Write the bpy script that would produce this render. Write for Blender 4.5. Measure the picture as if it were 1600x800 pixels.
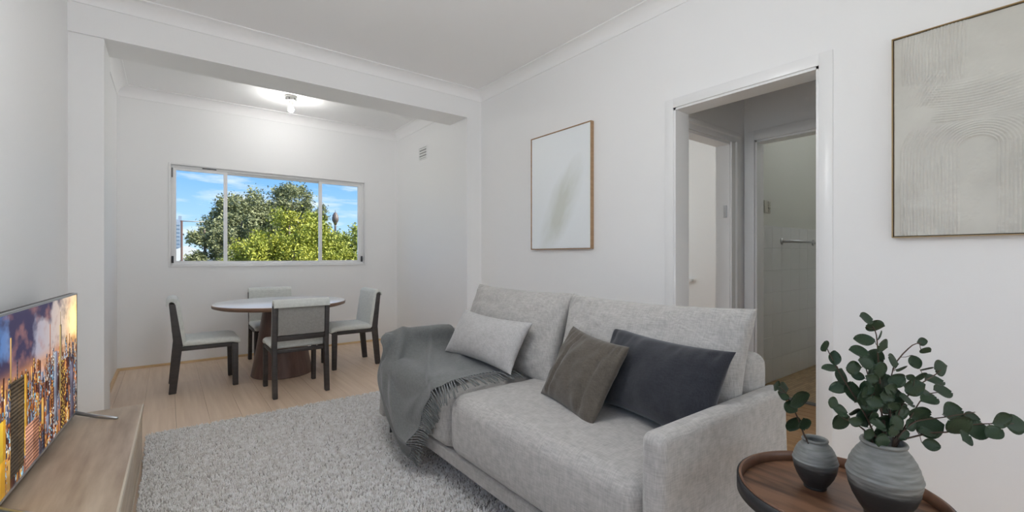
import bpy, bmesh, math, random
import numpy as np
from mathutils import Vector, Matrix, noise
random.seed(7); rng = np.random.default_rng(7)
for o in list(bpy.data.objects): bpy.data.objects.remove(o)
S = bpy.context.scene; COL = S.collection

# light levels: added window fills in watts, bulb and added globe glow strengths
LSIDE = 5.0; LREAR = 28.0; LBED = 15.0; LBULB = 210.0; LGLOBE = 23.5; LBEDG = 10.0; LBATHG = 20.0

# ---------------------------------------------------------------- camera
cd = bpy.data.cameras.new('camera'); cd.sensor_width = 36; cd.lens = 36*703/1600; cd.clip_end = 2000; cd.clip_start = .02
cam = bpy.data.objects.new('camera', cd); COL.objects.link(cam)
cam.location = (0, 0, 1.15); cam.rotation_euler = (math.pi/2, 0, math.radians(-37.4)); S.camera = cam
S.view_settings.view_transform = 'Standard'; S.view_settings.look = 'None'
S.view_settings.gamma = 1; S.view_settings.use_curve_mapping = False
S.view_settings.exposure = 0.16
S.cycles.max_bounces = 12; S.cycles.diffuse_bounces = 8; S.cycles.transparent_max_bounces = 12

# ---------------------------------------------------------------- sky
W = bpy.data.worlds.new('sky'); S.world = W; W.use_nodes = True
nt = W.node_tree; nt.nodes.clear()
def wn(t, **k):
    n = nt.nodes.new(t)
    for a, b in k.items(): setattr(n, a, b)
    return n
def wl(a, b): nt.links.new(a, b)
tc = wn('ShaderNodeTexCoord'); sep = wn('ShaderNodeSeparateXYZ'); wl(tc.outputs['Generated'], sep.inputs[0])
ramp = wn('ShaderNodeValToRGB'); wl(sep.outputs['Z'], ramp.inputs[0])
e = ramp.color_ramp.elements
e[0].position = 0.0; e[0].color = (.62, .80, .97, 1); e[1].position = .5; e[1].color = (.06, .22, .66, 1)
m = ramp.color_ramp.elements.new(.06); m.color = (.42, .68, .98, 1)
m = ramp.color_ramp.elements.new(.17); m.color = (.18, .46, .93, 1)
mapn = wn('ShaderNodeMapping'); mapn.inputs['Scale'].default_value = (5.5, 5.5, 32); mapn.inputs['Location'].default_value = (1.3, .4, 3.35)
wl(tc.outputs['Generated'], mapn.inputs[0])
nz = wn('ShaderNodeTexNoise'); nz.inputs['Scale'].default_value = 1.0; nz.inputs['Detail'].default_value = 7; nz.inputs['Roughness'].default_value = .58
wl(mapn.outputs[0], nz.inputs['Vector'])
cr = wn('ShaderNodeValToRGB'); wl(nz.outputs[0], cr.inputs[0])
cr.color_ramp.elements[0].position = .47; cr.color_ramp.elements[1].position = .68
mx = wn('ShaderNodeMix', data_type='RGBA'); wl(cr.outputs[0], mx.inputs[0]); wl(ramp.outputs[0], mx.inputs[6]); mx.inputs[7].default_value = (.93, .96, 1, 1)
bg = wn('ShaderNodeBackground'); bg.inputs[1].default_value = 1.08; wl(mx.outputs[2], bg.inputs[0])
out = wn('ShaderNodeOutputWorld'); wl(bg.outputs[0], out.inputs[0])

# ---------------------------------------------------------------- sun, and fill panels added at unseen windows
sd = bpy.data.lights.new('sun', 'SUN'); sd.energy = 7.5; sd.angle = .01; sd.color = (1, .95, .85)
so = bpy.data.objects.new('sun', sd); COL.objects.link(so)
so.rotation_euler = Vector((-.62, .42, -.66)).to_track_quat('-Z', 'Y').to_euler()
def area(name, loc, d, sx, sy, power, color=(1, 1, 1)):
    l = bpy.data.lights.new(name, 'AREA'); l.shape = 'RECTANGLE'; l.size = sx; l.size_y = sy; l.energy = power; l.color = color
    o = bpy.data.objects.new(name, l); COL.objects.link(o); o.location = loc
    o.rotation_euler = Vector(d).to_track_quat('-Z', 'Z').to_euler(); return o
area('side_fill', (-.66, .1, 1.6), (1, 0, 0), 2.6, 1.36, LSIDE, (.93, .97, 1))  # fill panel added in an unseen opening of the left wall
area('rear_fill', (1.1, -4.44, 1.5), (0, 1, 0), 2.15, 1.65, LREAR, (.96, .98, 1))  # unseen panel added to brighten the room from behind
area('bedroom_fill', (4.2, 5.12, 1.5), (0, -1, 0), 1.2, 1.2, LBED, (.96, .98, 1))  # added fill for the bedroom, at an unseen window

# ---------------------------------------------------------------- helpers
def mat(name, col, rough=.6, col2=None, nscale=4, stretch=(1, 1, 1), bump=0, bscale=60, metal=0, spec=.5, sheen=0, detail=6, bstretch=None, ramp=(.35, .65), coat=0):
    m = bpy.data.materials.new(name); m.use_nodes = True; t = m.node_tree; b = t.nodes['Principled BSDF']
    b.inputs['Base Color'].default_value = (*col, 1); b.inputs['Roughness'].default_value = rough; b.inputs['Metallic'].default_value = metal
    b.inputs['Specular IOR Level'].default_value = spec
    if sheen: b.inputs['Sheen Weight'].default_value = sheen; b.inputs['Sheen Roughness'].default_value = .5
    if coat: b.inputs['Coat Weight'].default_value = coat
    def noise_(sc, st, det):
        c = t.nodes.new('ShaderNodeTexCoord'); mp = t.nodes.new('ShaderNodeMapping'); mp.inputs['Scale'].default_value = st
        t.links.new(c.outputs['Object'], mp.inputs[0]); n = t.nodes.new('ShaderNodeTexNoise'); n.inputs['Scale'].default_value = sc; n.inputs['Detail'].default_value = det
        t.links.new(mp.outputs[0], n.inputs['Vector']); return n
    if col2 is not None:
        n = noise_(nscale, stretch, detail); r = t.nodes.new('ShaderNodeValToRGB')
        r.color_ramp.elements[0].position = ramp[0]; r.color_ramp.elements[1].position = ramp[1]
        r.color_ramp.elements[0].color = (*col, 1); r.color_ramp.elements[1].color = (*col2, 1)
        t.links.new(n.outputs[0], r.inputs[0]); t.links.new(r.outputs[0], b.inputs['Base Color'])
    if bump:
        n = noise_(bscale, bstretch or (1, 1, 1), 3); bp = t.nodes.new('ShaderNodeBump'); bp.inputs['Strength'].default_value = bump; bp.inputs['Distance'].default_value = .004
        t.links.new(n.outputs[0], bp.inputs['Height']); t.links.new(bp.outputs[0], b.inputs['Normal'])
    return m
def weave(name, c1, c2, sc=420, bump=.35, rough=.9, sheen=.25, blot=None):
    """woven cloth: crossed thread streaks give colour grain and fine relief"""
    m = bpy.data.materials.new(name); m.use_nodes = True; t = m.node_tree; b = t.nodes['Principled BSDF']
    b.inputs['Roughness'].default_value = rough; b.inputs['Sheen Weight'].default_value = sheen; b.inputs['Specular IOR Level'].default_value = .2
    c = t.nodes.new('ShaderNodeTexCoord'); ns = []
    for st in ((1, .12, .12), (.12, 1, .12), (.12, .12, 1)):
        mp = t.nodes.new('ShaderNodeMapping'); mp.inputs['Scale'].default_value = st; t.links.new(c.outputs['Object'], mp.inputs[0])
        n = t.nodes.new('ShaderNodeTexNoise'); n.inputs['Scale'].default_value = sc; n.inputs['Detail'].default_value = 2; t.links.new(mp.outputs[0], n.inputs['Vector']); ns.append(n)
    a = t.nodes.new('ShaderNodeMath'); a.operation = 'ADD'; t.links.new(ns[0].outputs[0], a.inputs[0]); t.links.new(ns[1].outputs[0], a.inputs[1])
    a2 = t.nodes.new('ShaderNodeMath'); a2.operation = 'ADD'; t.links.new(a.outputs[0], a2.inputs[0]); t.links.new(ns[2].outputs[0], a2.inputs[1])
    dv = t.nodes.new('ShaderNodeMath'); dv.operation = 'DIVIDE'; dv.inputs[1].default_value = 3; t.links.new(a2.outputs[0], dv.inputs[0])
    r = t.nodes.new('ShaderNodeValToRGB'); r.color_ramp.elements[0].position = .38; r.color_ramp.elements[1].position = .62
    r.color_ramp.elements[0].color = (*c1, 1); r.color_ramp.elements[1].color = (*c2, 1)
    t.links.new(dv.outputs[0], r.inputs[0]); t.links.new(r.outputs[0], b.inputs['Base Color'])
    bp = t.nodes.new('ShaderNodeBump'); bp.inputs['Strength'].default_value = bump; bp.inputs['Distance'].default_value = .002
    t.links.new(dv.outputs[0], bp.inputs['Height']); t.links.new(bp.outputs[0], b.inputs['Normal'])
    return m
def emis(name, col, strength):
    m = bpy.data.materials.new(name); m.use_nodes = True; b = m.node_tree.nodes['Principled BSDF']
    b.inputs['Base Color'].default_value = (*col, 1); b.inputs['Emission Color'].default_value = (*col, 1); b.inputs['Emission Strength'].default_value = strength; return m
def glassmat(name):
    m = bpy.data.materials.new(name); m.use_nodes = True; t = m.node_tree; t.nodes.clear()
    o = t.nodes.new('ShaderNodeOutputMaterial'); tr = t.nodes.new('ShaderNodeBsdfTransparent'); gl = t.nodes.new('ShaderNodeBsdfGlossy'); gl.inputs['Roughness'].default_value = .02
    tr.inputs[0].default_value = (.97, .985, .98, 1)
    fr = t.nodes.new('ShaderNodeFresnel'); fr.inputs[0].default_value = 1.05; mx = t.nodes.new('ShaderNodeMixShader')
    t.links.new(fr.outputs[0], mx.inputs[0]); t.links.new(tr.outputs[0], mx.inputs[1]); t.links.new(gl.outputs[0], mx.inputs[2]); t.links.new(mx.outputs[0], o.inputs[0]); return m

def tag(o, label=None, cat=None, group=None, kind=None):
    if label: o['label'] = label
    if cat: o['category'] = cat
    if group: o['group'] = group
    if kind: o['kind'] = kind
    return o
def thing(name, label, cat, loc=(0, 0, 0), rz=0, group=None):
    o = bpy.data.objects.new(name, None); COL.objects.link(o); o.location = loc; o.rotation_euler = (0, 0, rz); o.empty_display_size = .1
    return tag(o, label, cat, group)
def root_of(p):
    loc = Vector((0, 0, 0))
    while p is not None: loc = loc + p.location; p = p.parent
    return loc
def mk(name, v, f, m, parent=None, smooth=False, world=False):
    """one mesh object; world=True: v is in world space while the parent is only translated"""
    v = np.asarray(v, dtype=float).reshape(-1, 3)
    if world and parent is not None: v = v - np.array(root_of(parent))
    me = bpy.data.meshes.new(name); me.from_pydata(v.tolist(), [], [list(map(int, q)) for q in f]); me.validate(); me.update()
    if m: me.materials.append(m)
    if smooth: me.polygons.foreach_set('use_smooth', [True]*len(me.polygons))
    o = bpy.data.objects.new(name, me); COL.objects.link(o); o.parent = parent; return o
class MB:
    def __init__(s): s.v = []; s.f = []
    def add(s, v, f):
        n = len(s.v); s.v += [tuple(p) for p in v]; s.f += [[i+n for i in q] for q in f]; return s
    def box(s, x0, x1, y0, y1, z0, z1):
        v = [(x, y, z) for z in (z0, z1) for y in (y0, y1) for x in (x0, x1)]
        return s.add(v, [[0, 2, 3, 1], [4, 5, 7, 6], [0, 1, 5, 4], [2, 6, 7, 3], [0, 4, 6, 2], [1, 3, 7, 5]])
    def prism(s, poly, lo, hi, axis):
        """poly of 2D points extruded along axis 'x','y','z'"""
        def P(a, b, c): return {'x': (c, a, b), 'y': (a, c, b), 'z': (a, b, c)}[axis]
        n = len(poly); v = [P(a, b, lo) for a, b in poly]+[P(a, b, hi) for a, b in poly]
        f = [[i, (i+1) % n, n+(i+1) % n, n+i] for i in range(n)]+[list(range(n))[::-1], list(range(n, 2*n))]
        return s.add(v, f)
    def tube(s, pts, r, n=8, cap=True):
        pts = [Vector(p) for p in pts]; rs = r if hasattr(r, '__len__') else [r]*len(pts); v = []; f = []
        up = Vector((0, 0, 1))
        for i, p in enumerate(pts):
            t = (pts[min(i+1, len(pts)-1)]-pts[max(i-1, 0)]).normalized()
            a = t.cross(up if abs(t.z) < .95 else Vector((1, 0, 0))).normalized(); b = t.cross(a).normalized()
            for k in range(n):
                q = p+(a*math.cos(2*math.pi*k/n)+b*math.sin(2*math.pi*k/n))*rs[i]; v.append(tuple(q))
        for i in range(len(pts)-1):
            for k in range(n): f.append([i*n+k, i*n+(k+1) % n, (i+1)*n+(k+1) % n, (i+1)*n+k])
        if cap: f += [list(range(n)), list(range((len(pts)-1)*n, len(pts)*n))[::-1]]
        return s.add(v, f)
    def lathe(s, prof, cx=0, cy=0, n=40):
        v = []; f = []; m_ = len(prof)
        for k in range(n):
            a = 2*math.pi*k/n
            for r, z in prof: v.append((cx+r*math.cos(a), cy+r*math.sin(a), z))
        for k in range(n):
            for i in range(m_-1): f.append([k*m_+i, ((k+1) % n)*m_+i, ((k+1) % n)*m_+i+1, k*m_+i+1])
        return s.add(v, f)
    def build(s, name, m, parent=None, smooth=False, world=False, bevel=0, seg=2):
        o = mk(name, s.v, s.f, m, parent, smooth, world)
        bm = bmesh.new(); bm.from_mesh(o.data); bmesh.ops.remove_doubles(bm, verts=bm.verts, dist=1e-6)
        bmesh.ops.recalc_face_normals(bm, faces=bm.faces)
        if bevel: bmesh.ops.bevel(bm, geom=list(bm.edges), offset=bevel, segments=seg, affect='EDGES', clamp_overlap=True, profile=.5)
        bm.to_mesh(o.data); bm.free()
        if bevel or smooth:
            o.data.polygons.foreach_set('use_smooth', [True]*len(o.data.polygons))
            if not smooth or bevel: sharp(o.data)
        return o
def sharp(me, ang=.6):
    try: me.set_sharp_from_angle(angle=ang)
    except Exception: pass
def rbox(size, r, nin=8, nc=4, fn=None):
    """rounded box mesh data centred at 0; fn(v)->v reshapes it"""
    a = np.array(size)/2; vs = {}; V = []; F = []
    def samples(h):
        i = max(h-r, 1e-4); c = [i+r*math.tan(math.pi/4*k/nc) for k in range(1, nc+1)]
        inn = list(np.linspace(-i, i, nin+1)); return [-x for x in c[::-1]]+inn+c
    sm = [samples(h) for h in a]; inner = np.maximum(a-r, 1e-4)
    def idx(q):
        q = np.array(q); c = np.clip(q, -inner, inner); d = q-c; L = np.linalg.norm(d)
        p = c+d/L*r if L > 1e-9 else q
        if fn: p = np.array(fn(p))
        k = tuple(np.round(q, 6))
        if k not in vs: vs[k] = len(V); V.append(p)
        return vs[k]
    for ax in range(3):
        o1, o2 = [(1, 2), (2, 0), (0, 1)][ax]
        for sg in (-1, 1):
            for i in range(len(sm[o1])-1):
                for j in range(len(sm[o2])-1):
                    qs = []
                    for (ii, jj) in ((i, j), (i+1, j), (i+1, j+1), (i, j+1)):
                        q = [0, 0, 0]; q[ax] = sg*a[ax]; q[o1] = sm[o1][ii]; q[o2] = sm[o2][jj]; qs.append(idx(q))
                    F.append(qs if sg > 0 else qs[::-1])
    return np.array(V), F
def copy_tree(o, parent=None):
    c = o.copy(); COL.objects.link(c); c.parent = parent
    for ch in list(o.children): copy_tree(ch, c)
    return c
def catmull(P, t):
    n = len(P)-1; x = min(max(t, 0), 1)*n; i = min(int(x), n-1); u = x-i
    p0, p1, p2, p3 = P[max(i-1, 0)], P[i], P[i+1], P[min(i+2, n)]
    return .5*((2*p1)+(-p0+p2)*u+(2*p0-5*p1+4*p2-p3)*u*u+(-p0+3*p1-3*p2+p3)*u**3)

# ---------------------------------------------------------------- materials
WALL = mat('wall_paint', (.90, .90, .90), .55, bump=.05, bscale=180, spec=.3)
CEIL = mat('ceiling_paint', (.93, .93, .93), .7, spec=.2)
TRIM = mat('trim_gloss_paint', (.86, .86, .86), .28)
FRAME = mat('window_enamel', (.85, .85, .85), .3)
OAKF = mat('oak_floor', (.70, .53, .39), .42, (.80, .63, .48), 3, (9, .7, 1), bump=.05, bscale=30, bstretch=(12, .8, 1))
OAKH = mat('hall_board', (.36, .19, .075), .4, (.47, .28, .13), 4, (9, .7, 1))
QUAD = mat('pine_trim', (.60, .40, .20), .45, (.68, .47, .26), 6, (1, 8, 8))
GLASS = glassmat('window_glass')
DARKM = mat('dark_metal', (.05, .05, .055), .4, metal=.6)
STEEL = mat('brushed_steel', (.55, .56, .58), .3, metal=1)
TILEW = mat('white_wall_tile', (.74, .75, .75), .18)
BATHW = mat('bathroom_paint', (.66, .67, .62), .5)

def struct(name, mb, m, parent=None, label=None, **k):
    o = mb.build(name, m, parent, **k)
    if parent is None: tag(o, label, None, None, 'structure')
    return o
XL, XR, YP, YF, XA, XI, XAL, ZC, ZA = -.525, 2.723, 4.115, 5.98, 2.543, -.347, -.406, 2.92, 2.86
# floor slab with boards laid on it
floor = struct('floor', MB().box(-.72, 6.2, -4.6, 6.25, -.2, -.012), mat('subfloor', (.12, .09, .06), .9), label='light oak timber floor of the living and dining room')
plank_me = {}
bw = .19; x = XL; i = 0
board = MB().box(0, bw-.0012, 0, 1.0, -.012, 0).build('floor_board', OAKF, floor, bevel=.0012, seg=1)
bme = board.data; first = True
while x < XR-.001:
    off = [0, .9, .45, 1.3][i % 4]
    ys = [-4.3]
    y = -4.3+1.1+off
    while y < YF-.15: ys.append(y); y += 1.75
    ys.append(YF)
    for a, b in zip(ys[:-1], ys[1:]):
        if first: o = board; first = False
        else: o = bpy.data.objects.new('floor_board', bme); COL.objects.link(o); o.parent = floor
        wd = min(bw, XR+.1-x); o.location = (x, a, 0); o.scale = (wd/bw, b-a-.0015, 1)
    x += bw; i += 1
x = XR+.02; hb = None
while x < 3.96:
    if hb is None: o = MB().box(0, .088, 0, 2.6, -.012, 0).build('hall_floor_board', OAKH, floor, bevel=.0012, seg=1); hb = o.data
    else: o = bpy.data.objects.new('hall_floor_board', hb); COL.objects.link(o); o.parent = floor
    o.location = (x, -.6, .0005); x += .09
# bathroom mosaic floor (pieces a few pixels small: material) and its threshold
pm = bpy.data.materials.new('mosaic_parquet'); pm.use_nodes = True; t = pm.node_tree; b = t.nodes['Principled BSDF']; b.inputs['Roughness'].default_value = .35
c = t.nodes.new('ShaderNodeTexCoord'); mp = t.nodes.new('ShaderNodeMapping'); mp.inputs['Rotation'].default_value = (0, 0, .0)
br = t.nodes.new('ShaderNodeTexBrick'); br.inputs['Scale'].default_value = 9; br.inputs['Mortar Size'].default_value = .012; br.inputs['Brick Width'].default_value = .9; br.inputs['Row Height'].default_value = .22
br.inputs['Color1'].default_value = (.30, .19, .09, 1); br.inputs['Color2'].default_value = (.47, .33, .17, 1); br.inputs['Mortar'].default_value = (.12, .08, .05, 1); br.inputs['Bias'].default_value = 0
t.links.new(c.outputs['Object'], mp.inputs[0]); t.links.new(mp.outputs[0], br.inputs['Vector']); t.links.new(br.outputs[0], b.inputs['Base Color'])
struct('floor_bathroom', MB().box(3.98, 6.1, .2, 1.83, -.012, .004), pm, label='brown mosaic parquet floor of the bathroom')
struct('floor_bedroom', MB().box(2.88, 5.7, 1.9, 5.1, -.012, .002), OAKH, label='timber floor of the bedroom beyond the hall')
struct('trim_1', MB().box(3.93, 3.99, .95, 1.76, 0, .01), mat('grey_threshold', (.12, .12, .12), .5), label='dark grey threshold strip at the bathroom door')

# ceiling
struct('ceiling', MB().box(-.75, 6.3, -6.2, 6.25, ZC, 3.15), CEIL, label='flat white plaster ceiling of the living room')  # runs past the rear wall as an unseen eave added to block sun
struct('ceiling_dining', MB().box(XAL-.1, XA+.1, YP+.36, YF+.05, ZA, ZC+.01), CEIL, label='flat white ceiling of the dining alcove')
# walls
wl_ = MB(); Y0, Y1, Z0, Z1 = -1.2, 1.4, .92, 2.28
wl_.box(-.72, XL, -4.5, Y0, -.2, ZC+.02).box(-.72, XL, Y1, YP+.6, -.2, ZC+.02).box(-.72, XL, Y0, Y1, -.2, Z0).box(-.72, XL, Y0, Y1, Z1, ZC+.02)
struct('wall_left', wl_, WALL, label='white painted wall behind the television')
wr = MB(); D0, D1, DH = .896, 1.76, 2.155
wr.box(XR, XR+.16, -4.5, D0, -.2, ZC+.02).box(XR, XR+.16, D1, YP+.4, -.2, ZC+.02).box(XR, XR+.16, D0, D1, DH, ZC+.02)
struct('wall_right', wr, WALL, label='white painted wall with the doorway and two pictures')
wf = MB(); a0, a1, b0, b1 = .022, 2.085, 1.047, 2.125
wf.box(-.75, a0, YF, YF+.22, -.2, ZC).box(a1, 2.95, YF, YF+.22, -.2, ZC).box(a0, a1, YF, YF+.22, -.2, b0).box(a0, a1, YF, YF+.22, b1, ZC)
struct('wall_far', wf, WALL, label='white end wall of the dining alcove around the window')
struct('wall_alcove_right', MB().box(XA, XR+.16, YP, YF+.05, -.2, ZC), WALL, label='white side wall of the dining alcove with the vent')
struct('wall_alcove_left', MB().box(-.72, XAL, YP+.4, YF+.05, -.2, ZC), WALL, label='white side wall of the dining alcove at the left')
struct('wall_pier', MB().box(-.72, XI, YP+.018, YP+.42, -.2, ZC), WALL, label='white pier at the left end of the beam')
struct('wall_beam', MB().box(-.7, XA, YP, YP+.365, 2.632, ZC), WALL, label='white dropped beam between living room and dining alcove')
wb = MB(); wb.box(-.72, 0, -4.5, -4.3, -.2, ZC).box(2.2, 2.9, -4.5, -4.3, -.2, ZC).box(0, 2.2, -4.5, -4.3, -.2, .65).box(0, 2.2, -4.5, -4.3, 2.35, ZC)
struct('wall_rear', wb, WALL, label='white wall at the near end of the living room')
# hall, bathroom, bedroom
hl = MB(); hl.box(2.87, 2.93, 1.82, 1.92, -.2, ZC).box(3.60, 3.86, 1.82, 1.92, -.2, ZC).box(2.93, 3.60, 1.82, 1.92, 2.075, ZC)
struct('wall_hall_left', hl, WALL, label='white hall wall with the bedroom doorway')
hf = MB(); hf.box(3.85, 3.97, 1.76, 1.95, -.2, ZC).box(3.85, 3.97, -2.2, .95, -.2, ZC).box(3.85, 3.97, .95, 1.76, 2.105, ZC)
struct('wall_hall_far', hf, WALL, label='white hall wall with the bathroom doorway')
struct('wall_hall_right', MB().box(2.87, 3.86, -.7, -.6, -.2, ZC), WALL, label='white closing wall of the hall')
struct('wall_bathroom_left', MB().box(3.97, 6.2, 1.83, 1.93, -.2, ZC), BATHW, label='pale grey bathroom wall with switch and towel rail')
struct('wall_bathroom_far', MB().box(6.0, 6.2, .0, 1.84, -.2, ZC), BATHW, label='pale grey end wall of the bathroom')
struct('wall_bathroom_right', MB().box(3.97, 6.2, .1, .2, -.2, ZC), BATHW, label='pale grey side wall of the bathroom')
bt = MB().box(3.97, 6.0, 1.822, 1.832, 0, 1.424).build('wall_tiling', TILEW, None); tag(bt, 'white tiled dado of the bathroom wall', kind='structure')
tl = None   # tiles of the dado, each proud of the joints
for r in range(7):
    for q in range(10):
        if tl is None: o = MB().box(0, .2, -.006, 0, 0, .2).build('tile', TILEW, bt, bevel=.0015, seg=1); tl = o.data
        else: o = bpy.data.objects.new('tile', tl); COL.objects.link(o); o.parent = bt
        o.location = (3.975+q*.2015, 1.8225, .012+r*.2015)
bw_ = MB(); bw_.box(5.6, 5.75, 1.9, 3.40, -.2, ZC).box(5.6, 5.75, 4.5, 5.2, -.2, ZC).box(5.6, 5.75, 3.40, 4.5, -.2, .83).box(5.6, 5.75, 3.40, 4.5, 2.1, ZC)
struct('wall_bedroom_right', bw_, WALL, label='white bedroom wall with a window glimpsed through the doorways')
be = MB().box(2.88, 3.6, 5.0, 5.2, -.2, ZC).box(4.8, 5.7, 5.0, 5.2, -.2, ZC).box(3.6, 4.8, 5.0, 5.2, -.2, .9).box(3.6, 4.8, 5.0, 5.2, 2.1, ZC)
struct('wall_bedroom_far', be, WALL, label='white far wall of the bedroom')

# cornices: concave cove profile (d out from wall, h down from ceiling)
def cove(dp, h, n=8):
    pts = [(0, 0), (0, -h), (.008, -h), (.008, -h+.008)]
    for k in range(1, n): 
        a = math.pi/2*k/n; pts.append((.008+(dp-.016)*(1-math.cos(a)), -h+.008+(h-.016)*math.sin(a)))
    return pts+[(dp-.008, -.008), (dp, -.008), (dp, 0)]
tn = [1]
def cornice(axis, wallpos, sgn, lo, hi, z, dp, h, label):
    tn[0] += 1
    poly = [(wallpos+sgn*d, z+q) for d, q in cove(dp, h)]
    o = MB().prism(poly, lo, hi, 'y' if axis == 'y' else 'x').build('trim_%d' % tn[0], CEIL)
    o.data.polygons.foreach_set('use_smooth', [True]*len(o.data.polygons)); sharp(o.data, .5); tag(o, label, kind='structure')
cornice('y', XR, -1, -4.3, YP, ZC, .10, .09, 'white cove cornice above the pictures')
cornice('x', YP, -1, XL, XR, ZC, .10, .09, 'white cove cornice along the beam')
cornice('y', XL, 1, -4.3, YP, ZC, .10, .09, 'white cove cornice above the television wall')
cornice('x', YF, -1, XAL, XA, ZA, .09, .105, 'white cove cornice above the dining window')
cornice('y', XA, -1, YP+.36, YF, ZA, .09, .105, 'white cove cornice above the alcove vent wall')
cornice('y', XAL, 1, YP+.4, YF, ZA, .09, .105, 'white cove cornice on the left alcove wall')
# timber quad along the alcove floor
def quad(axis, wp, sg, lo, hi, label):
    tn[0] += 1; r = .022
    pl = [(wp, 0)]+[(wp+sg*r*math.cos(a*math.pi/10), r*math.sin(a*math.pi/10)) for a in range(6)]
    struct('trim_%d' % tn[0], MB().prism(pl, lo, hi, axis), QUAD, label=label)
quad('x', YF, -1, XAL, XA, 'pine quad bead along the floor under the window')
quad('y', XAL, 1, YP+.42, YF, 'pine quad bead along the left alcove wall')
quad('y', XA, -1, YP, YF, 'pine quad bead along the right alcove wall')
# door casings
def casing_y(name, x, sg, y0, y1, h, w, label, th=.016, dep=None):
    mb = MB(); xa, xb = sorted((x, x+sg*th))
    d = tag(bpy.data.objects.new(name, None), label, kind='structure'); COL.objects.link(d); d.location = (x, (y0+y1)/2, 0)
    MB().box(xa, xb, y0-w, y0+.004, 0, h+w).build('architrave', TRIM, d, world=True, bevel=.004)
    MB().box(xa, xb, y1-.004, y1+w, 0, h+w).build('architrave', TRIM, d, world=True, bevel=.004)
    MB().box(xa, xb, y0-.0, y1+.0, h-.004, h+w).build('head_architrave', TRIM, d, world=True, bevel=.004)
    if dep:
        xc, xd = sorted((x, x-sg*dep))
        MB().box(xc, xd, y0-.001, y0+.018, 0, h).build('jamb', TRIM, d, world=True)
        MB().box(xc, xd, y1-.018, y1+.001, 0, h).build('jamb', TRIM, d, world=True)
        MB().box(xc, xd, y0, y1, h-.018, h+.001).build('head_jamb', TRIM, d, world=True)
    return d
casing_y('door_1', XR, -1, D0, D1, DH, .06, 'white painted door frame beside the sofa', th=.009, dep=.16)
dd = casing_y('door_2', 3.85, -1, .95, 1.735, 2.105, .075, 'white painted frame of the bathroom doorway', th=.02, dep=.12)
d3 = tag(bpy.data.objects.new('door_3', None), 'white painted frame of the bedroom doorway', kind='structure'); COL.objects.link(d3); d3.location = (3.3, 1.82, 0)
MB().box(3.595, 3.62, 1.815, 1.93, 0, 2.08).build('jamb', TRIM, d3, world=True)
MB().box(2.93, 3.6, 1.815, 1.93, 2.05, 2.08).build('head_jamb', TRIM, d3, world=True)
MB().prism([(3.60, 1.80), (3.66, 1.80), (3.67, 1.79), (3.70, 1.79), (3.71, 1.806), (3.74, 1.806), (3.74, 1.822), (3.60, 1.822)], 0, 2.075, 'z').build('architrave', TRIM, d3, world=True)
MB().prism([(1.80, 2.07), (1.80, 2.11), (1.79, 2.12), (1.79, 2.145), (1.806, 2.155), (1.806, 2.165), (1.822, 2.165), (1.822, 2.07)], 2.89, 3.74, 'x').build('head_architrave', TRIM, d3, world=True)
MB().box(3.586, 3.596, 1.838, 1.862, 1.46, 1.56).build('hinge', STEEL, d3, world=True, bevel=.002)

# ---------------------------------------------------------------- dining window
w1 = tag(bpy.data.objects.new('window_1', None), 'wide white three-light sliding window of the dining alcove', kind='structure'); COL.objects.link(w1); w1.location = (1.05, YF, b0)
def wp(name, *bx, m=FRAME, bev=.002, par=w1): 
    mb = MB()
    for q in bx: mb.box(*q)
    return mb.build(name, m, par, world=True, bevel=bev)
# thin bead proud of the wall
wp('bead', (.004, .024, YF-.008, YF+.02, 1.03, 2.142)); wp('bead', (2.083, 2.103, YF-.008, YF+.02, 1.03, 2.142))
wp('bead', (.024, 2.083, YF-.008, YF+.02, 2.123, 2.142)); wp('sill', (.024, 2.083, YF-.014, YF+.06, 1.03, 1.05))
# outer frame in the reveal
wp('frame_stile', (.024, .05, YF+.02, YF+.12, 1.05, 2.123)); wp('frame_stile', (2.062, 2.083, YF+.02, YF+.12, 1.05, 2.123))
wp('frame_head', (.05, 2.062, YF+.02, YF+.12, 2.096, 2.123)); wp('frame_sill', (.05, 2.062, YF+.02, YF+.12, 1.05, 1.072))
def sash(x0, x1, y, w=.022, wl_=.022, wr_=.022):
    g = MB().box(x0, x0+wl_, y, y+.028, 1.072, 2.096).box(x1-wr_, x1, y, y+.028, 1.072, 2.096).box(x0+wl_, x1-wr_, y, y+.028, 1.072, 1.072+w).box(x0+wl_, x1-wr_, y, y+.028, 2.096-w, 2.096)
    s_ = g.build('sash', FRAME, w1, world=True)
    MB().box(x0+wl_-.003, x1-wr_+.003, y+.011, y+.016, 1.072+w-.003, 2.096-w+.003).build('pane', GLASS, s_, world=True)
    return s_
sash(.05, .535, YF+.03, .024, .02, .036); sash(.505, 1.555, YF+.062, .02, .03, .03); sash(1.52, 2.062, YF+.03, .024, .036, .05)
wp('latch', (.030, .048, YF-.012, YF+.03, 1.075, 1.15), m=DARKM); wp('latch', (2.046, 2.062, YF-.005, YF+.03, 1.075, 1.15), m=DARKM)
wp('catch', (.030, .042, YF+.004, YF+.03, 1.99, 2.09), m=mat('grey_catch', (.22, .22, .22), .5)); wp('vent_slot', (.30, .43, YF+.017, YF+.03, 2.106, 2.116), m=DARKM)
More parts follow.
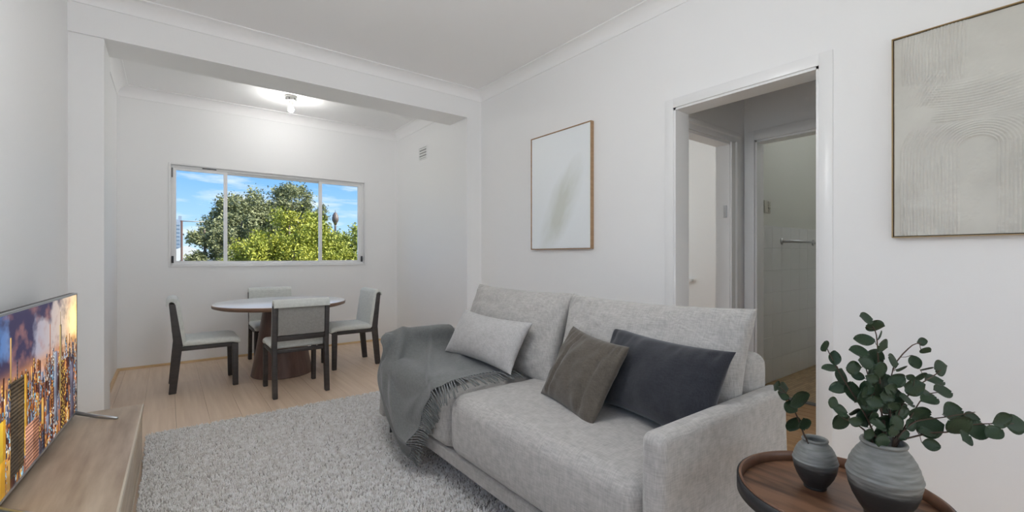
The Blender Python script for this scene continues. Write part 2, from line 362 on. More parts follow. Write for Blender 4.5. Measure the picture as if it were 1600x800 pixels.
# unseen side, rear and far-bedroom windows added for light; glimpsed bedroom window
def simple_window(name, axis, p, lo, hi, z0, z1, label, n=2):
    w = tag(bpy.data.objects.new(name, None), label, kind='structure'); COL.objects.link(w)
    w.location = (p, (lo+hi)/2, z0) if axis == 'y' else ((lo+hi)/2, p, z0)
    def B(a0, a1, q0, q1, t0=-.03, t1=.03, nm='frame', m=FRAME):
        bx = (p+t0, p+t1, a0, a1, q0, q1) if axis == 'y' else (a0, a1, p+t0, p+t1, q0, q1)
        MB().box(*bx).build(nm, m, w, world=True)
    B(lo, hi, z0, z0+.04); B(lo, hi, z1-.04, z1)
    for k in range(n+1):
        a = lo+(hi-lo-.04)*k/n; B(a, a+.04, z0+.04, z1-.04, nm='mullion')
    for k in range(n):
        a = lo+(hi-lo-.04)*k/n; B(a+.04, a+(hi-lo-.04)/n, z0+.04, z1-.04, -.003, .003, 'pane', GLASS)
    return w
simple_window('window_added_side', 'y', -.60, -1.2, 1.4, .92, 2.28, 'added unseen white framed window in the television wall', 3)
simple_window('window_added_rear', 'x', -4.37, 0, 2.2, .65, 2.35, 'added unseen white framed window at the near end of the room', 3)
w4 = simple_window('window_4', 'y', 5.66, 3.40, 4.5, .83, 2.1, 'white bedroom window glimpsed through the doorways', 2)
MB().box(5.62, 5.65, 3.42, 4.48, 1.42, 1.5).build('meeting_rail', FRAME, w4, world=True)
MB().box(5.645, 5.652, 3.43, 4.47, .87, 1.43).build('lower_panel', mat('frosted_panel', (.8, .8, .8), .6), w4, world=True)
MB().box(5.54, 5.62, 3.32, 4.58, .805, .84).build('sill', FRAME, w4, world=True, bevel=.004)
simple_window('window_added_bedroom', 'x', 5.08, 3.6, 4.8, .9, 2.1, 'added unseen white window in the far bedroom wall', 2)  # unseen, put in to carry the bedroom fill

# ================================================================ sofa
LINEN = weave('sofa_linen', (.36, .345, .325), (.51, .492, .468), 260, .45)
def in_box(name, c, size, r, m, parent, fn=None, nin=8, nc=4):
    V, F = rbox(size, r, nin, nc, fn); return mk(name, V+np.array(c), F, m, parent, True, True)
sofa = thing('sofa', 'long light grey linen sofa with two loose back cushions along the right wall', 'sofa', (1.45, 1.75, 0))
SZ = .50
in_box('base', (1.46, 1.75, .175), (.76, 2.10, .07), .015, LINEN, sofa)
def seat_fn(cy, ly, fat):
    def fn(p):
        x, y, z = p; u = x/.34; v = y/(ly/2)
        z += (.018*(1-min(1, v*v))*(1-min(1, u*u))) if z > 0 else 0
        if x < 0: x -= fat*max(0, (1-(z/.16)**2))*(.6+.4*(1-min(1, v*v)))
        z += .004*noise.noise(Vector((x*6, (y+cy)*6, z*6)))
        return x, y, z
    return fn
for y0, y1 in ((.80, 1.875), (1.885, 2.68)):
    in_box('seat_cushion', (1.40, (y0+y1)/2, .212+.144), (.68, y1-y0, .288), .062, LINEN, sofa, seat_fn((y0+y1)/2, y1-y0, .022), 14, 6)
def arm_fn(sg):
    def fn(p):
        x, y, z = p
        k = (z+.26)/.52      # slight outward belly towards the foot
        y += sg*.02*(1-k)**2
        if x < -.25: x -= .02*(1-k)
        return x, y, z
    return fn
for y, sg in ((.762, -1), (2.712, 1)):
    in_box('arm', (1.475, y, .40), (.81, .078, .505), .03, LINEN, sofa, arm_fn(sg), 10, 5)
in_box('back', (1.785, 1.75, .465), (.165, 1.93, .62), .05, LINEN, sofa, None, 10, 5)
LEG = mat('black_leg', (.012, .012, .014), .4)
for x in (1.15, 1.76):
    for y in (.80, 2.76):
        MB().tube([(x, y, .145), (x-.012*(1 if x < 1.4 else -1), y, .02)], [.021, .012], 14).build('leg', LEG, sofa, world=True, smooth=True, bevel=0)
def pillow_data(w, h, T, pinch=.06, n=34, seed=0, wr=.004, power=.42, sag=0, lines=()):
    """two puffed faces meeting in a seam; x width, y height, z thickness"""
    V = []; F = []; idx = {}
    for side in (1, -1):
        for i in range(n+1):
            for j in range(n+1):
                u = -math.cos(math.pi*i/n); v = -math.cos(math.pi*j/n)
                u = math.copysign(abs(u)**.9, u); v = math.copysign(abs(v)**.9, v)
                e = i in (0, n) or j in (0, n)
                if e and (i, j) in idx and side < 0: idx[(side, i, j)] = idx[(i, j)]; continue
                x = w/2*u*(1-pinch*(1-v*v)); y = h/2*v*(1-pinch*1.4*(1-u*u))
                t = T/2*max(0, (1-u*u)*(1-v*v))**power*(1-sag*v)
                k = noise.noise(Vector((x*9+seed, y*9, side*3)))*2+noise.noise(Vector((x*22+seed, y*22, side*5)))
                fade = min(1, 6*(1-abs(u)))*min(1, 6*(1-abs(v)))
                t += wr*k*fade
                # short gathers running in from the top seam
                if v > .45: t += wr*1.1*math.sin(u*38+seed*3+3*noise.noise(Vector((u*3, seed, 0))))*(v-.45)/.55*min(1, 5*(1-v))
                for (a, b, amp, wd) in lines:
                    t += amp*math.exp(-((u-a-b*v)/wd)**2)*fade
                t = max(t, 0) if not e else 0
                k_ = len(V); V.append((x, y, side*t)); idx[(side, i, j)] = k_
                if e: idx[(i, j)] = k_
        for i in range(n):
            for j in range(n):
                q = [idx[(side, i, j)], idx[(side, i+1, j)], idx[(side, i+1, j+1)], idx[(side, i, j+1)]]
                F.append(q if side > 0 else q[::-1])
    return np.array(V), F
def pose(V, cx, cy, cz, yaw, pit, rol):
    Z = Vector((0, 0, 1)); R = Vector((0, -1, 0)); U = Vector((0, 0, 1)); N = Vector((-1, 0, 0))
    q = Matrix.Rotation(yaw, 3, Z); R, N = q @ R, q @ N
    q = Matrix.Rotation(-pit, 3, R); U, N = q @ U, q @ N
    q = Matrix.Rotation(rol, 3, N); R, U = q @ R, q @ U
    M = np.array([R, U, N]); return np.array(V) @ M+np.array([cx, cy, cz])
def seam_ring(V, n_pts): pass
def cushion(name, m, parent, ps, w, h, T, **k):
    V, F = pillow_data(w, h, T, **k); return mk(name, pose(V, *ps), F, m, parent, True, True)
cushion('back_cushion', LINEN, sofa, (1.655, 2.185, .715, -.04, .33, .0), .97, .50, .20, pinch=.05, seed=1, wr=.008, power=.36, n=60)
cushion('back_cushion', LINEN, sofa, (1.655, 1.245, .705, -.01, .28, .01), .96, .51, .20, pinch=.05, seed=5, wr=.008, power=.36, n=60)
# loose pillows
LIGHT = weave('pillow_linen', (.40, .39, .38), (.52, .51, .50), 330, .4)
BROWN = weave('brown_cotton', (.085, .072, .058), (.125, .108, .088), 420, .3)
NAVY = weave('charcoal_velvet', (.022, .023, .030), (.036, .038, .046), 420, .2, sheen=.35)
def loose(name, label, m, ps, w, h, T, **k):
    o = thing(name, label, 'cushion', (ps[0], ps[1], SZ)); cushion('cover', m, o, ps, w, h, T, **k); return o
loose('lumbar_cushion', 'small light grey lumbar cushion lying on the dark throw', LIGHT, (1.455, 2.16, .675, .01, .52, -.015), .68, .29, .17, pinch=.085, seed=3, wr=.004, power=.5, n=44)
loose('scatter_cushion', 'brown square scatter cushion leaning on the charcoal one', BROWN, (1.40, 1.345, .655, -.217, .50, -.06), .42, .345, .13, pinch=.06, seed=9, wr=.007, power=.5, n=48, lines=((-.5, .15, -.012, .05), (-.25, .3, .008, .10), (.62, .05, -.008, .05)))
loose('scatter_cushion', 'dark charcoal rectangular cushion next to the near sofa arm', NAVY, (1.50, 1.055, .675, -.142, .42, -.01), .60, .335, .17, pinch=.075, seed=12, wr=.005, power=.5, n=44)

# ---------------------------------------------------------------- throw blanket
BL = [[(1.1, 2.78, 0.56), (1.09, 2.735, 0.664), (1.055, 2.68, 0.571), (1.035, 2.713, 0.404), (1.025, 2.572, 0.239), (1.015, 2.381, 0.132), (1.015, 2.23, 0.082)], [(1.17, 2.79, 0.56), (1.17, 2.735, 0.672), (1.15, 2.665, 0.665), (1.045, 2.525, 0.436), (1.015, 2.355, 0.3), (1.01, 2.219, 0.243), (1.015, 2.115, 0.247)], [(1.26, 2.79, 0.56), (1.26, 2.735, 0.675), (1.25, 2.655, 0.67), (1.2, 2.59, 0.56), (1.05, 2.237, 0.43), (1.025, 2.124, 0.40), (1.02, 2.056, 0.38)], [(1.35, 2.79, 0.56), (1.35, 2.735, 0.675), (1.35, 2.655, 0.67), (1.33, 2.60, 0.56), (1.105, 2.142, 0.535), (1.075, 2.001, 0.53), (1.06, 1.927, 0.525)], [(1.44, 2.79, 0.56), (1.44, 2.735, 0.675), (1.45, 2.655, 0.67), (1.45, 2.60, 0.56), (1.307, 2.283, 0.532), (1.264, 2.085, 0.532), (1.254, 1.967, 0.53)], [(1.52, 2.79, 0.56), (1.52, 2.735, 0.67), (1.53, 2.655, 0.665), (1.55, 2.59, 0.56), (1.541, 2.307, 0.532), (1.501, 2.116, 0.532), (1.475, 1.958, 0.53)]]
TP = [(1.015, 2.13, 0.071), (1.02, 2.039, 0.244), (1.03, 1.967, 0.339), (1.015, 1.82, 0.49), (1.246, 1.83, 0.529), (1.453, 1.82, 0.529)]
THROW = weave('throw_wool', (.125, .13, .127), (.18, .186, .182), 380, .3, sheen=.3)
throw = thing('throw_blanket', 'dark grey fringed throw draped over the far sofa arm and seat', 'blanket', (1.2, 2.4, SZ))
Gp = np.array(BL); NU, NV = 70, 80
def blank(s, t):
    return catmull([catmull(Gp[i], t) for i in range(len(Gp))], s)
P = np.array([[blank(i/NU, j/NV) for j in range(NV+1)] for i in range(NU+1)])
du = np.gradient(P, axis=0); dv = np.gradient(P, axis=1); Nn = np.cross(du, dv); Nn /= np.linalg.norm(Nn, axis=2, keepdims=True)+1e-9
if Nn[NU//2, NV-5, 2] < 0: Nn = -Nn
for i in range(NU+1):
    for j in range(NV+1):
        s_, t_ = i/NU, j/NV
        f_ = .016*math.exp(-((s_-(.20+.05*math.sin(t_*5)))/.045)**2)*min(1, t_*6)      # long ridge fold near the front edge
        f_ += .010*math.exp(-((s_-(.10+.04*t_))/.03)**2)*min(1, max(0, t_-.3)*4)
        f_ += .012*math.exp(-((s_-(.60-.12*(t_-.5)))/.025)**2)*min(1, max(0, t_-.25)*5)
        f_ += .016*math.exp(-((s_-.86+.3*(t_-.6))/.035)**2)*max(0, 1-abs(t_-.68)/.16)
        f_ += .010*math.sin(s_*26+t_*3)*max(0, t_-.55)*max(0, .42-s_)*3
        f_ += .004*noise.noise(Vector((s_*5, t_*7, 2)))+.002
        P[i, j] += Nn[i, j]*max(f_*1.9*min(1, max(.15, (t_-.22)*4)), -.002)
def sdf(p, c, h, r):
    q = np.abs(p-np.array(c))-(np.array(h)-r); return np.linalg.norm(np.maximum(q, 0), axis=-1)+np.minimum(q.max(-1), 0)-r
SOL = [((1.40, 1.75, .356), (.364, .96, .168), .062), ((1.475, 2.716, .40), (.425, .052, .256), .03), ((1.46, 1.75, .175), (.38, 1.05, .037), .015)]
def clear(P, marg):      # rest the cloth on the upholstery instead of in it
    for _ in range(6):
        D = np.stack([sdf(P, *s) for s in SOL], 0); d = D.min(0); g = np.zeros_like(P)
        for ax in range(3):
            e_ = np.zeros(3); e_[ax] = 1e-4; g[..., ax] = (np.stack([sdf(P+e_, *s) for s in SOL], 0).min(0)-d)/1e-4
        P = P+g/np.maximum(np.linalg.norm(g, axis=-1, keepdims=True), 1e-6)*np.maximum(marg-d, 0)[..., None]
    return P
P = clear(P, .007)
for _ in range(1):
    Q = P.copy(); Q[1:-1, 1:-1] = (P[1:-1, 1:-1]*2+P[:-2, 1:-1]+P[2:, 1:-1]+P[1:-1, :-2]+P[1:-1, 2:])/6; P = clear(Q, .007)
Vb = P.reshape(-1, 3); Fb = [[i*(NV+1)+j, (i+1)*(NV+1)+j, (i+1)*(NV+1)+j+1, i*(NV+1)+j+1] for i in range(NU) for j in range(NV)]
cl = mk('cloth', Vb, Fb, THROW, throw, True, True)
md = cl.modifiers.new('thickness', 'SOLIDIFY'); md.thickness = .006; md.offset = 0
fr = MB(); TPn = np.array(TP)
for k in range(64):
    s_ = k/63; i0 = s_*NU; a = P[min(int(i0), NU-1), NV]*(1-(i0 % 1))+P[min(int(i0)+1, NU), NV]*(i0 % 1)
    tip = catmull(TPn, min(1, max(0, s_+random.uniform(-.007, .007)))); L = random.uniform(1.0, 1.3)
    tip = clear((a+(tip-a)*L)[None], .006)[0]; mid = (a+tip)/2+np.array([random.uniform(-.002, .002), random.uniform(-.004, .004), .008])
    fr.tube([a, clear(mid[None], .006)[0], tip], [.0026, .0036, .0028], 6)
tag(fr.build('fringe', THROW, throw, world=True, smooth=True), kind='stuff')

# ================================================================ dining set
CHF = mat('charcoal_stained_wood', (.040, .034, .033), .5, (.055, .047, .045), 8, (1, 1, 6))
UPH = weave('chair_seat_fabric', (.62, .64, .61), (.76, .78, .74), 300, .35)
UPB = weave('chair_back_fabric', (.27, .26, .245), (.35, .34, .32), 420, .35)
def make_chair():
    r = thing('dining_chair', 'x', 'chair')
    rear = [(-.252, 0), (-.200, 0), (-.163, .352), (-.155, .40), (-.206, .745), (-.250, .748), (-.219, .40)]
    for y in (-.2, .2):
        MB().prism(rear, y-.018, y+.018, 'y').build('rear_leg', CHF, r, bevel=.005)
        MB().prism([(.203, 0), (.245, 0), (.245, .375), (.195, .375), (.195, .352)], y-.018, y+.018, 'y').build('front_leg', CHF, r, bevel=.005)
        MB().prism([(-.17, .350), (.197, .350), (.197, .384), (-.165, .384)], y-.016, y+.016, 'y').build('side_rail', CHF, r, bevel=.004)
    MB().box(-.19, -.165, -.183, .183, .352, .384).build('seat_rail', CHF, r, bevel=.004)
    MB().box(.20, .235, -.183, .183, .352, .384).build('seat_rail', CHF, r, bevel=.004)
    MB().prism([(-.218, .455), (-.192, .455), (-.197, .497), (-.223, .497)], -.183, .183, 'y').build('back_rail', CHF, r, bevel=.004)
    V, F = rbox((.425, .44, .052), .024, 10, 4, lambda p: (p[0], p[1], p[2]+(.006*(1-(p[0]/.22)**2)*(1-(p[1]/.23)**2) if p[2] > 0 else 0)-(.02*max(0, (p[0]-.13)/.08)**2)))
    mk('seat', V+np.array((.052, 0, .41)), F, UPH, r, True)
    # upholstered back curling over the top of the frame
    prof = [(-.128, .40), (-.140, .50), (-.158, .62), (-.172, .71), (-.180, .765), (-.196, .789), (-.225, .797), (-.252, .788), (-.268, .765), (-.270, .735), (-.262, .728), (-.256, .735), (-.252, .757), (-.235, .766), (-.214, .757), (-.206, .735), (-.196, .66), (-.180, .53), (-.160, .40)]
    o = MB().prism(prof, -.215, .215, 'y').build('backrest', UPH, r, bevel=.006, seg=2)
    MB().prism([(-.230, .502), (-.172, .502), (-.200, .742), (-.244, .742)], -.180, .180, 'y').build('back_panel', UPB, r, bevel=.008)
    return r
ch = make_chair()
spots = [((.255, 4.895), 0, 'dining chair left of the table facing the window side of the beam, seen in profile'),
         ((.883, 4.255), math.pi/2, 'nearest dining chair with its grey back turned to the room'),
         ((1.553, 4.885), math.pi, 'dining chair right of the table, beside the alcove wall'),
         ((.925, 5.535), -math.pi/2, 'dining chair behind the round table, against the window wall')]
spots[0] = (spots[0][0], 0, 'dining chair at the left end of the round table, seen in profile')
for k, (p, a, lab) in enumerate(spots):
    o = ch if k == 0 else copy_tree(ch)
    o.location = (p[0], p[1], 0.0005); o.rotation_euler = (0, 0, a); tag(o, lab, 'chair', 'chairs around the round dining table')
MARB = mat('white_marble', (.90, .91, .92), .18, (.96, .96, .96), 2.2, ramp=(.3, .5), detail=9)
WAL = mat('dark_walnut', (.105, .055, .042), .4, (.16, .09, .068), 5, (5, 5, .6))
WALR = mat('walnut_edge', (.20, .115, .075), .4, (.27, .165, .11), 6, (1, 1, 5))
dt = thing('dining_table', 'round dining table with white marble top and dark walnut cone pedestal', 'table', (.895, 4.9, 0))
MB().lathe([(0, .688), (.578, .688), (.580, .690), (.580, .700), (.575, .703), (0, .703)], 0, 0, 72).build('table_top', MARB, dt, smooth=True); sharp(dt.children[-1].data)
MB().lathe([(0, .660), (.545, .660), (.582, .672), (.584, .688), (.583, .700), (.580, .700), (.580, .687), (0, .687)], 0, 0, 72).build('table_rim', WALR, dt, smooth=True); sharp(dt.children[-1].data)
base = MB().lathe([(0, .0), (.268, 0), (.272, .006), (.25, .12), (.21, .36), (.165, .66), (0, .66)], 0, 0, 56).build('pedestal', WAL, dt, smooth=True); sharp(base.data)

# ================================================================ rug
rug = thing('area_rug', 'large light grey shaggy rug in front of the sofa', 'rug', (.95, 2.1, 0))
RX0, RX1, RY0, RY1 = -.105, 1.98, .55, 3.665
MB().box(RX0, RX1, RY0, RY1, .0006, .012).build('backing', mat('rug_backing', (.40, .38, .36), .95), rug, world=True)
N = 105000
tx = rng.uniform(RX0-.004, RX1+.004, N); ty = RY0-.004+(RY1-RY0+.008)*rng.uniform(0, 1, N)
ang = rng.uniform(0, 2*np.pi, N)+1.5*np.sin(tx*3)*np.cos(ty*2.3); lean = rng.uniform(.002, .010, N); hgt = rng.uniform(.014, .024, N); rad = rng.uniform(.0026, .0040, N)
dx, dy = np.cos(ang), np.sin(ang)
ring = []
for lv, (hf, lf, rf) in enumerate(((0, 0, 1.0), (.6, .35, 1.05))):
    for k in range(3):
        a = ang+2*np.pi*k/3
        ring.append(np.stack([tx+dx*lean*lf+np.cos(a)*rad*rf, ty+dy*lean*lf+np.sin(a)*rad*rf, .008+hgt*hf], 1))
ring.append(np.stack([tx+dx*lean, ty+dy*lean, .008+hgt], 1))
V = np.stack(ring, 1).reshape(-1, 3)-np.array(rug.location)
base_i = (np.arange(N)*7)[:, None]
tri = np.array([[0, 1, 4], [0, 4, 3], [1, 2, 5], [1, 5, 4], [2, 0, 3], [2, 3, 5], [3, 4, 6], [4, 5, 6], [5, 3, 6]])
T_ = (base_i[:, :, None]+tri[None]).reshape(-1, 3)
me = bpy.data.meshes.new('pile'); me.vertices.add(len(V)); me.vertices.foreach_set('co', V.ravel())
me.loops.add(len(T_)*3); me.loops.foreach_set('vertex_index', T_.ravel().astype(np.int32))
me.polygons.add(len(T_)); me.polygons.foreach_set('loop_start', np.arange(0, len(T_)*3, 3, dtype=np.int32)); me.polygons.foreach_set('loop_total', np.full(len(T_), 3, dtype=np.int32))
me.update(calc_edges=True); me.polygons.foreach_set('use_smooth', [True]*len(T_))
me.materials.append(mat('rug_wool', (.72, .69, .66), .95, (.92, .91, .90), 38, spec=.1, ramp=(.38, .6), detail=3))
o = bpy.data.objects.new('pile', me); COL.objects.link(o); o.parent = rug; tag(o, kind='stuff')

# ================================================================ television and cabinet
CAB = mat('washed_oak', (.34, .245, .165), .42, (.58, .47, .35), 3.0, (6, .8, 5), bump=.08, bscale=40, bstretch=(12, 1, 8), ramp=(.28, .68), detail=9)
EDGE = mat('pale_oak_edge', (.62, .55, .44), .4)
cab = thing('tv_cabinet', 'low washed oak television cabinet against the left wall', 'cabinet', (-.315, 2.45, 0))
CY0, CY1, CF = 1.55, 3.36, -.127; cab.rotation_euler.z = math.radians(-.8)
MB().box(-.495, CF-.022, CY0+.004, CY1-.004, .012, .270).build('carcass', CAB, cab, world=True)
MB().box(-.498, CF, CY0, CY1, .271, .2965).build('top', CAB, cab, world=True, bevel=.0015)
MB().box(CF-.004, CF+.003, CY0, CY1, .273, .2972).build('edge_band', EDGE, cab, world=True)
MB().box(-.48, CF-.03, CY0+.02, CY1-.02, .0008, .012).build('plinth', DARKM, cab, world=True)
for a, b in ((CY0+.004, 2.155), (2.16, 2.757), (2.762, CY1-.003)):
    d = MB().box(CF-.020, CF-.004, a, b, .016, .258).build('door', CAB, cab, world=True, bevel=.0015)
    MB().box(CF-.006, CF-.001, a, b, .252, .258).build('finger_pull', EDGE, d, world=True)
    MB().box(CF-.006, CF-.001, a, b, .014, .020).build('edge_band', EDGE, d, world=True)
# TV: slightly turned towards the room
tvw, tvh = 1.125, .628
ta = Vector((-.384, 3.283, .328)); tb = Vector((-.446, 3.283-1.125, .328))
tdir = (ta-tb).normalized(); ang = math.atan2(tdir.y, tdir.x)-math.pi/2
tv = thing('television', 'flat television showing a sunlit city skyline on the oak cabinet', 'television', ((ta+tb)/2).to_tuple(), ang)
SILV = mat('silver_bezel', (.50, .52, .54), .3, metal=.8); BLK = mat('black_plastic', (.015, .015, .016), .4)
# local frame: y along screen towards far end, x towards the room
MB().box(-.028, -.004, -tvw/2, tvw/2, 0, tvh).build('back_shell', BLK, tv, bevel=.003)
MB().box(-.006, .004, -tvw/2, tvw/2, tvh-.008, tvh).build('bezel', SILV, tv); MB().box(-.006, .004, -tvw/2, tvw/2, 0, .010).build('bezel', SILV, tv)
MB().box(-.006, .003, tvw/2-.006, tvw/2, .010, tvh-.008).build('bezel', BLK, tv); MB().box(-.006, .003, -tvw/2, -tvw/2+.006, .010, tvh-.008).build('bezel', BLK, tv)
for yy, sg in ((tvw/2-.02, -1), (-tvw/2+.02, -1)):
    MB().tube([(-.01, yy, .004), (.09, yy+sg*.06, -.018), (.182, yy+sg*.125, -.026)], [.010, .009, .006], 10).build('foot', SILV, tv, smooth=True)
    MB().tube([(-.02, yy, .004), (-.04, yy, -.026)], [.010, .007], 10).build('foot', SILV, tv, smooth=True)
NX, NY = 460, 258
img = np.zeros((NY, NX, 3)); uu, vv = np.meshgrid(np.linspace(0, 1, NX), np.linspace(1, 0, NY))   # v: 1 top
def fbm(x, y, sc, seed):
    return np.array([[noise.fractal(Vector((a*sc, b*sc*.8, seed)), .9, 2.1, 5) for a in x[0]] for b in y[:, 0]])
n1 = fbm(uu, vv, 4.2, 1.7); n2 = fbm(uu, vv, 9, 8.2)
sky = np.array([.06, .17, .42])*(1-uu[..., None])+np.array([.80, .60, .40])*uu[..., None]
cl_ = np.clip((n1*1.1+.50+.35*(vv-.75)-1.5*np.clip(uu-.40, 0, 1))*2.4, 0, 1)[..., None]
sky = sky*(1-cl_)+np.array([.045, .038, .085])*cl_
hl_ = np.clip(n2*1.8-.15, 0, 1)[..., None]*.55; sky = sky*(1-hl_)+np.array([.36, .17, .15])*hl_
d2 = (uu-1.0)**2*1.3+(vv-.78)**2; glow = np.exp(-d2/.03)[..., None]; sky = sky+glow*np.array([1.0, .60, .08])*1.1
hz = np.exp(-((vv-.60)/.06)**2)[..., None]; sky = sky*(1-.7*hz)+np.array([.62, .27, .10])*.7*hz
img[:] = sky
R = np.random.default_rng(21)
def tower(u0, w, top, lit, pal, bot=0., stripes=None):
    x0, x1 = int(u0*NX), max(int((u0+w)*NX), int(u0*NX)+2); y0, y1 = int((1-top)*NY), int((1-bot)*NY); x0 = max(x0, 0); x1 = min(x1, NX); y0 = max(y0, 0)
    if x1 <= x0 or y1 <= y0: return
    h_, w_ = y1-y0, x1-x0; X_ = (np.arange(w_)/max(1, w_-1))[None, :, None]
    c0, c1 = pal; cc = np.array(c0)*(1-(X_ > .55))+np.array(c1)*(X_ > .55); blk = np.repeat(cc, h_, 0)*(1.05-.5*np.linspace(0, 1, h_)[:, None, None])
    rows = (np.arange(h_) % 6 < 3)[:, None, None]
    if stripes == 'h': blk = blk*(.35+.65*rows)
    elif stripes == 'w':
        g = (R.random((h_//3+1, w_//2+1)) > .82).repeat(3, 0).repeat(2, 1)[:h_, :w_, None]; blk = blk*(1-g)+np.array(lit)*g
    elif stripes == 'v': blk = blk*(.6+.4*(np.arange(w_) % 4 < 2)[None, :, None])
    img[y0:y1, x0:x1] = blk
pals = [((.38, .12, .03), (.07, .02, .015)), ((.60, .26, .06), (.12, .03, .02)), ((.16, .06, .04), (.04, .02, .02)), ((.09, .10, .15), (.03, .03, .05)), ((.42, .17, .09), (.08, .03, .025)), ((.22, .24, .32), (.07, .06, .08)), ((.70, .40, .10), (.16, .05, .02)), ((.12, .04, .025), (.03, .012, .012))]
for lay in range(12):
    base_top = .61-.045*lay
    for k in range(60-2*lay):
        u0 = R.random()*1.05-.03; tp = base_top+R.normal(0, .045); w = R.uniform(.008, .020)*(1+lay*.17)
        tower(u0, w, tp, [(.9, .55, .15), (.25, .6, .8), (.8, .8, .75)][R.integers(3)], pals[R.integers(len(pals))], 0, [None, 'w', 'w', 'v', 'h'][R.integers(5)])
for k in range(260):   # small bright roofs and street glints
    a, b_ = int(R.random()*NX), int((.45+.55*R.random())*NY); img[b_:b_+R.integers(3, 9), a:a+R.integers(2, 4)] = [(.15, .5, .7), (.8, .35, .1), (.55, .62, .68), (.06, .03, .03)][R.integers(4)]
tower(.70, .035, .80, (0, 0, 0), ((.55, .40, .16), (.16, .12, .08)), .25); tower(.712, .008, .90, (0, 0, 0), ((.4, .3, .15), (.3, .2, .1)), .79)
tower(.56, .010, .84, (0, 0, 0), ((.5, .2, .1), (.3, .1, .05)), .55); tower(.62, .05, .62, (.9, .9, .9), ((.35, .38, .45), (.15, .14, .2)), .1, 'v')
tower(.72, .07, .52, (.9, .6, .1), ((.08, .03, .02), (.13, .05, .03)), 0, 'w'); tower(.88, .06, .45, (.5, .5, .6), ((.22, .20, .26), (.12, .1, .15)), 0, 'v')
tower(.13, .13, .60, (.2, .12, .05), ((.10, .075, .05), (.13, .09, .05)), .05, 'h'); tower(.262, .028, .60, (0, 0, 0), ((.85, .5, .06), (.5, .22, .04)), .1)
tower(.128, .012, .86, (0, 0, 0), ((.85, .5, .15), (.5, .3, .1)), .6); tower(.0, .085, .30, (1, .7, .1), ((1.0, .62, .05), (.8, .4, .03)), 0); tower(.04, .05, .42, (1, .7, .1), ((1.0, .66, .06), (.8, .4, .03)), .2)
tower(.27, .15, .27, (.5, .2, .1), ((.62, .30, .20), (.45, .20, .12)), 0, 'h')
city = (vv < .62)[..., None]; img = np.where(city, img*(.75+.7*np.clip(n2+.3, 0, 1))[..., None], img); img = np.clip(img, 0, 1.4)
yy_, zz_ = np.meshgrid(np.linspace(-tvw/2+.006, tvw/2-.006, NX), np.linspace(tvh-.008, .010, NY))
V = np.stack([np.full_like(yy_, .0015), yy_, zz_], -1).reshape(-1, 3)
F = [[i*NX+j, (i+1)*NX+j, (i+1)*NX+j+1, i*NX+j+1] for i in range(NY-1) for j in range(NX-1)]
scr = mk('screen', V, F, None, tv); at_ = scr.data.color_attributes.new('picture', 'FLOAT_COLOR', 'POINT')
at_.data.foreach_set('color', np.concatenate([img.reshape(-1, 3), np.ones((NX*NY, 1))], 1).ravel())
sm_ = bpy.data.materials.new('screen_picture'); sm_.use_nodes = True; t = sm_.node_tree; b = t.nodes['Principled BSDF']; b.inputs['Base Color'].default_value = (.004, .004, .004, 1); b.inputs['Roughness'].default_value = .45; b.inputs['Specular IOR Level'].default_value = .1
an = t.nodes.new('ShaderNodeAttribute'); an.attribute_name = 'picture'; t.links.new(an.outputs['Color'], b.inputs['Emission Color']); b.inputs['Emission Strength'].default_value = 1.0
scr.data.materials.append(sm_)

# ================================================================ side table and vases
TZ, TCX, TCY, TR = .57, 1.328, .399, .225
st = thing('side_table', 'small round tray side table with walnut top beside the sofa arm', 'table', (TCX, TCY, 0))
TOPW = mat('tray_walnut', (.060, .026, .014), .36, (.21, .11, .062), 5, (7, 1, 1), ramp=(.33, .58), bump=.03, bscale=30, bstretch=(10, 1, 1), detail=8)
RIMW = mat('tray_rim_walnut', (.14, .065, .035), .4, (.20, .10, .058), 8, (3, 3, 1))
BLKM = mat('black_steel', (.018, .018, .02), .45)
MB().lathe([(0, TZ-.036), (TR-.014, TZ-.036), (TR-.014, TZ-.027), (0, TZ-.027)], 0, 0, 90).build('tray', TOPW, st, smooth=True); sharp(st.children[-1].data)
MB().lathe([(TR-.0135, TZ-.034), (TR-.005, TZ-.034), (TR-.005, TZ-.001), (TR-.0065, TZ), (TR-.0095, TZ), (TR-.011, TZ-.001), (TR-.0135, TZ-.034)], 0, 0, 90).build('rim', RIMW, st, smooth=True); sharp(st.children[-1].data)
MB().lathe([(TR-.005, TZ-.040), (TR, TZ-.040), (TR, TZ-.004), (TR-.005, TZ-.004), (TR-.005, TZ-.040)], 0, 0, 90).build('band', BLKM, st, smooth=True); sharp(st.children[-1].data)
for k in range(3):
    a = math.pi*2*k/3+.6; MB().tube([(.19*math.cos(a), .19*math.sin(a), TZ-.036), (.17*math.cos(a), .17*math.sin(a), .0)], .008, 10).build('leg', BLKM, st, smooth=True)
MB().tube([(.175*math.cos(a), .175*math.sin(a), .1) for a in [2*math.pi*k/32 for k in range(33)]], .005, 8, cap=False).build('stretcher_ring', BLKM, st, smooth=True)
VM = None
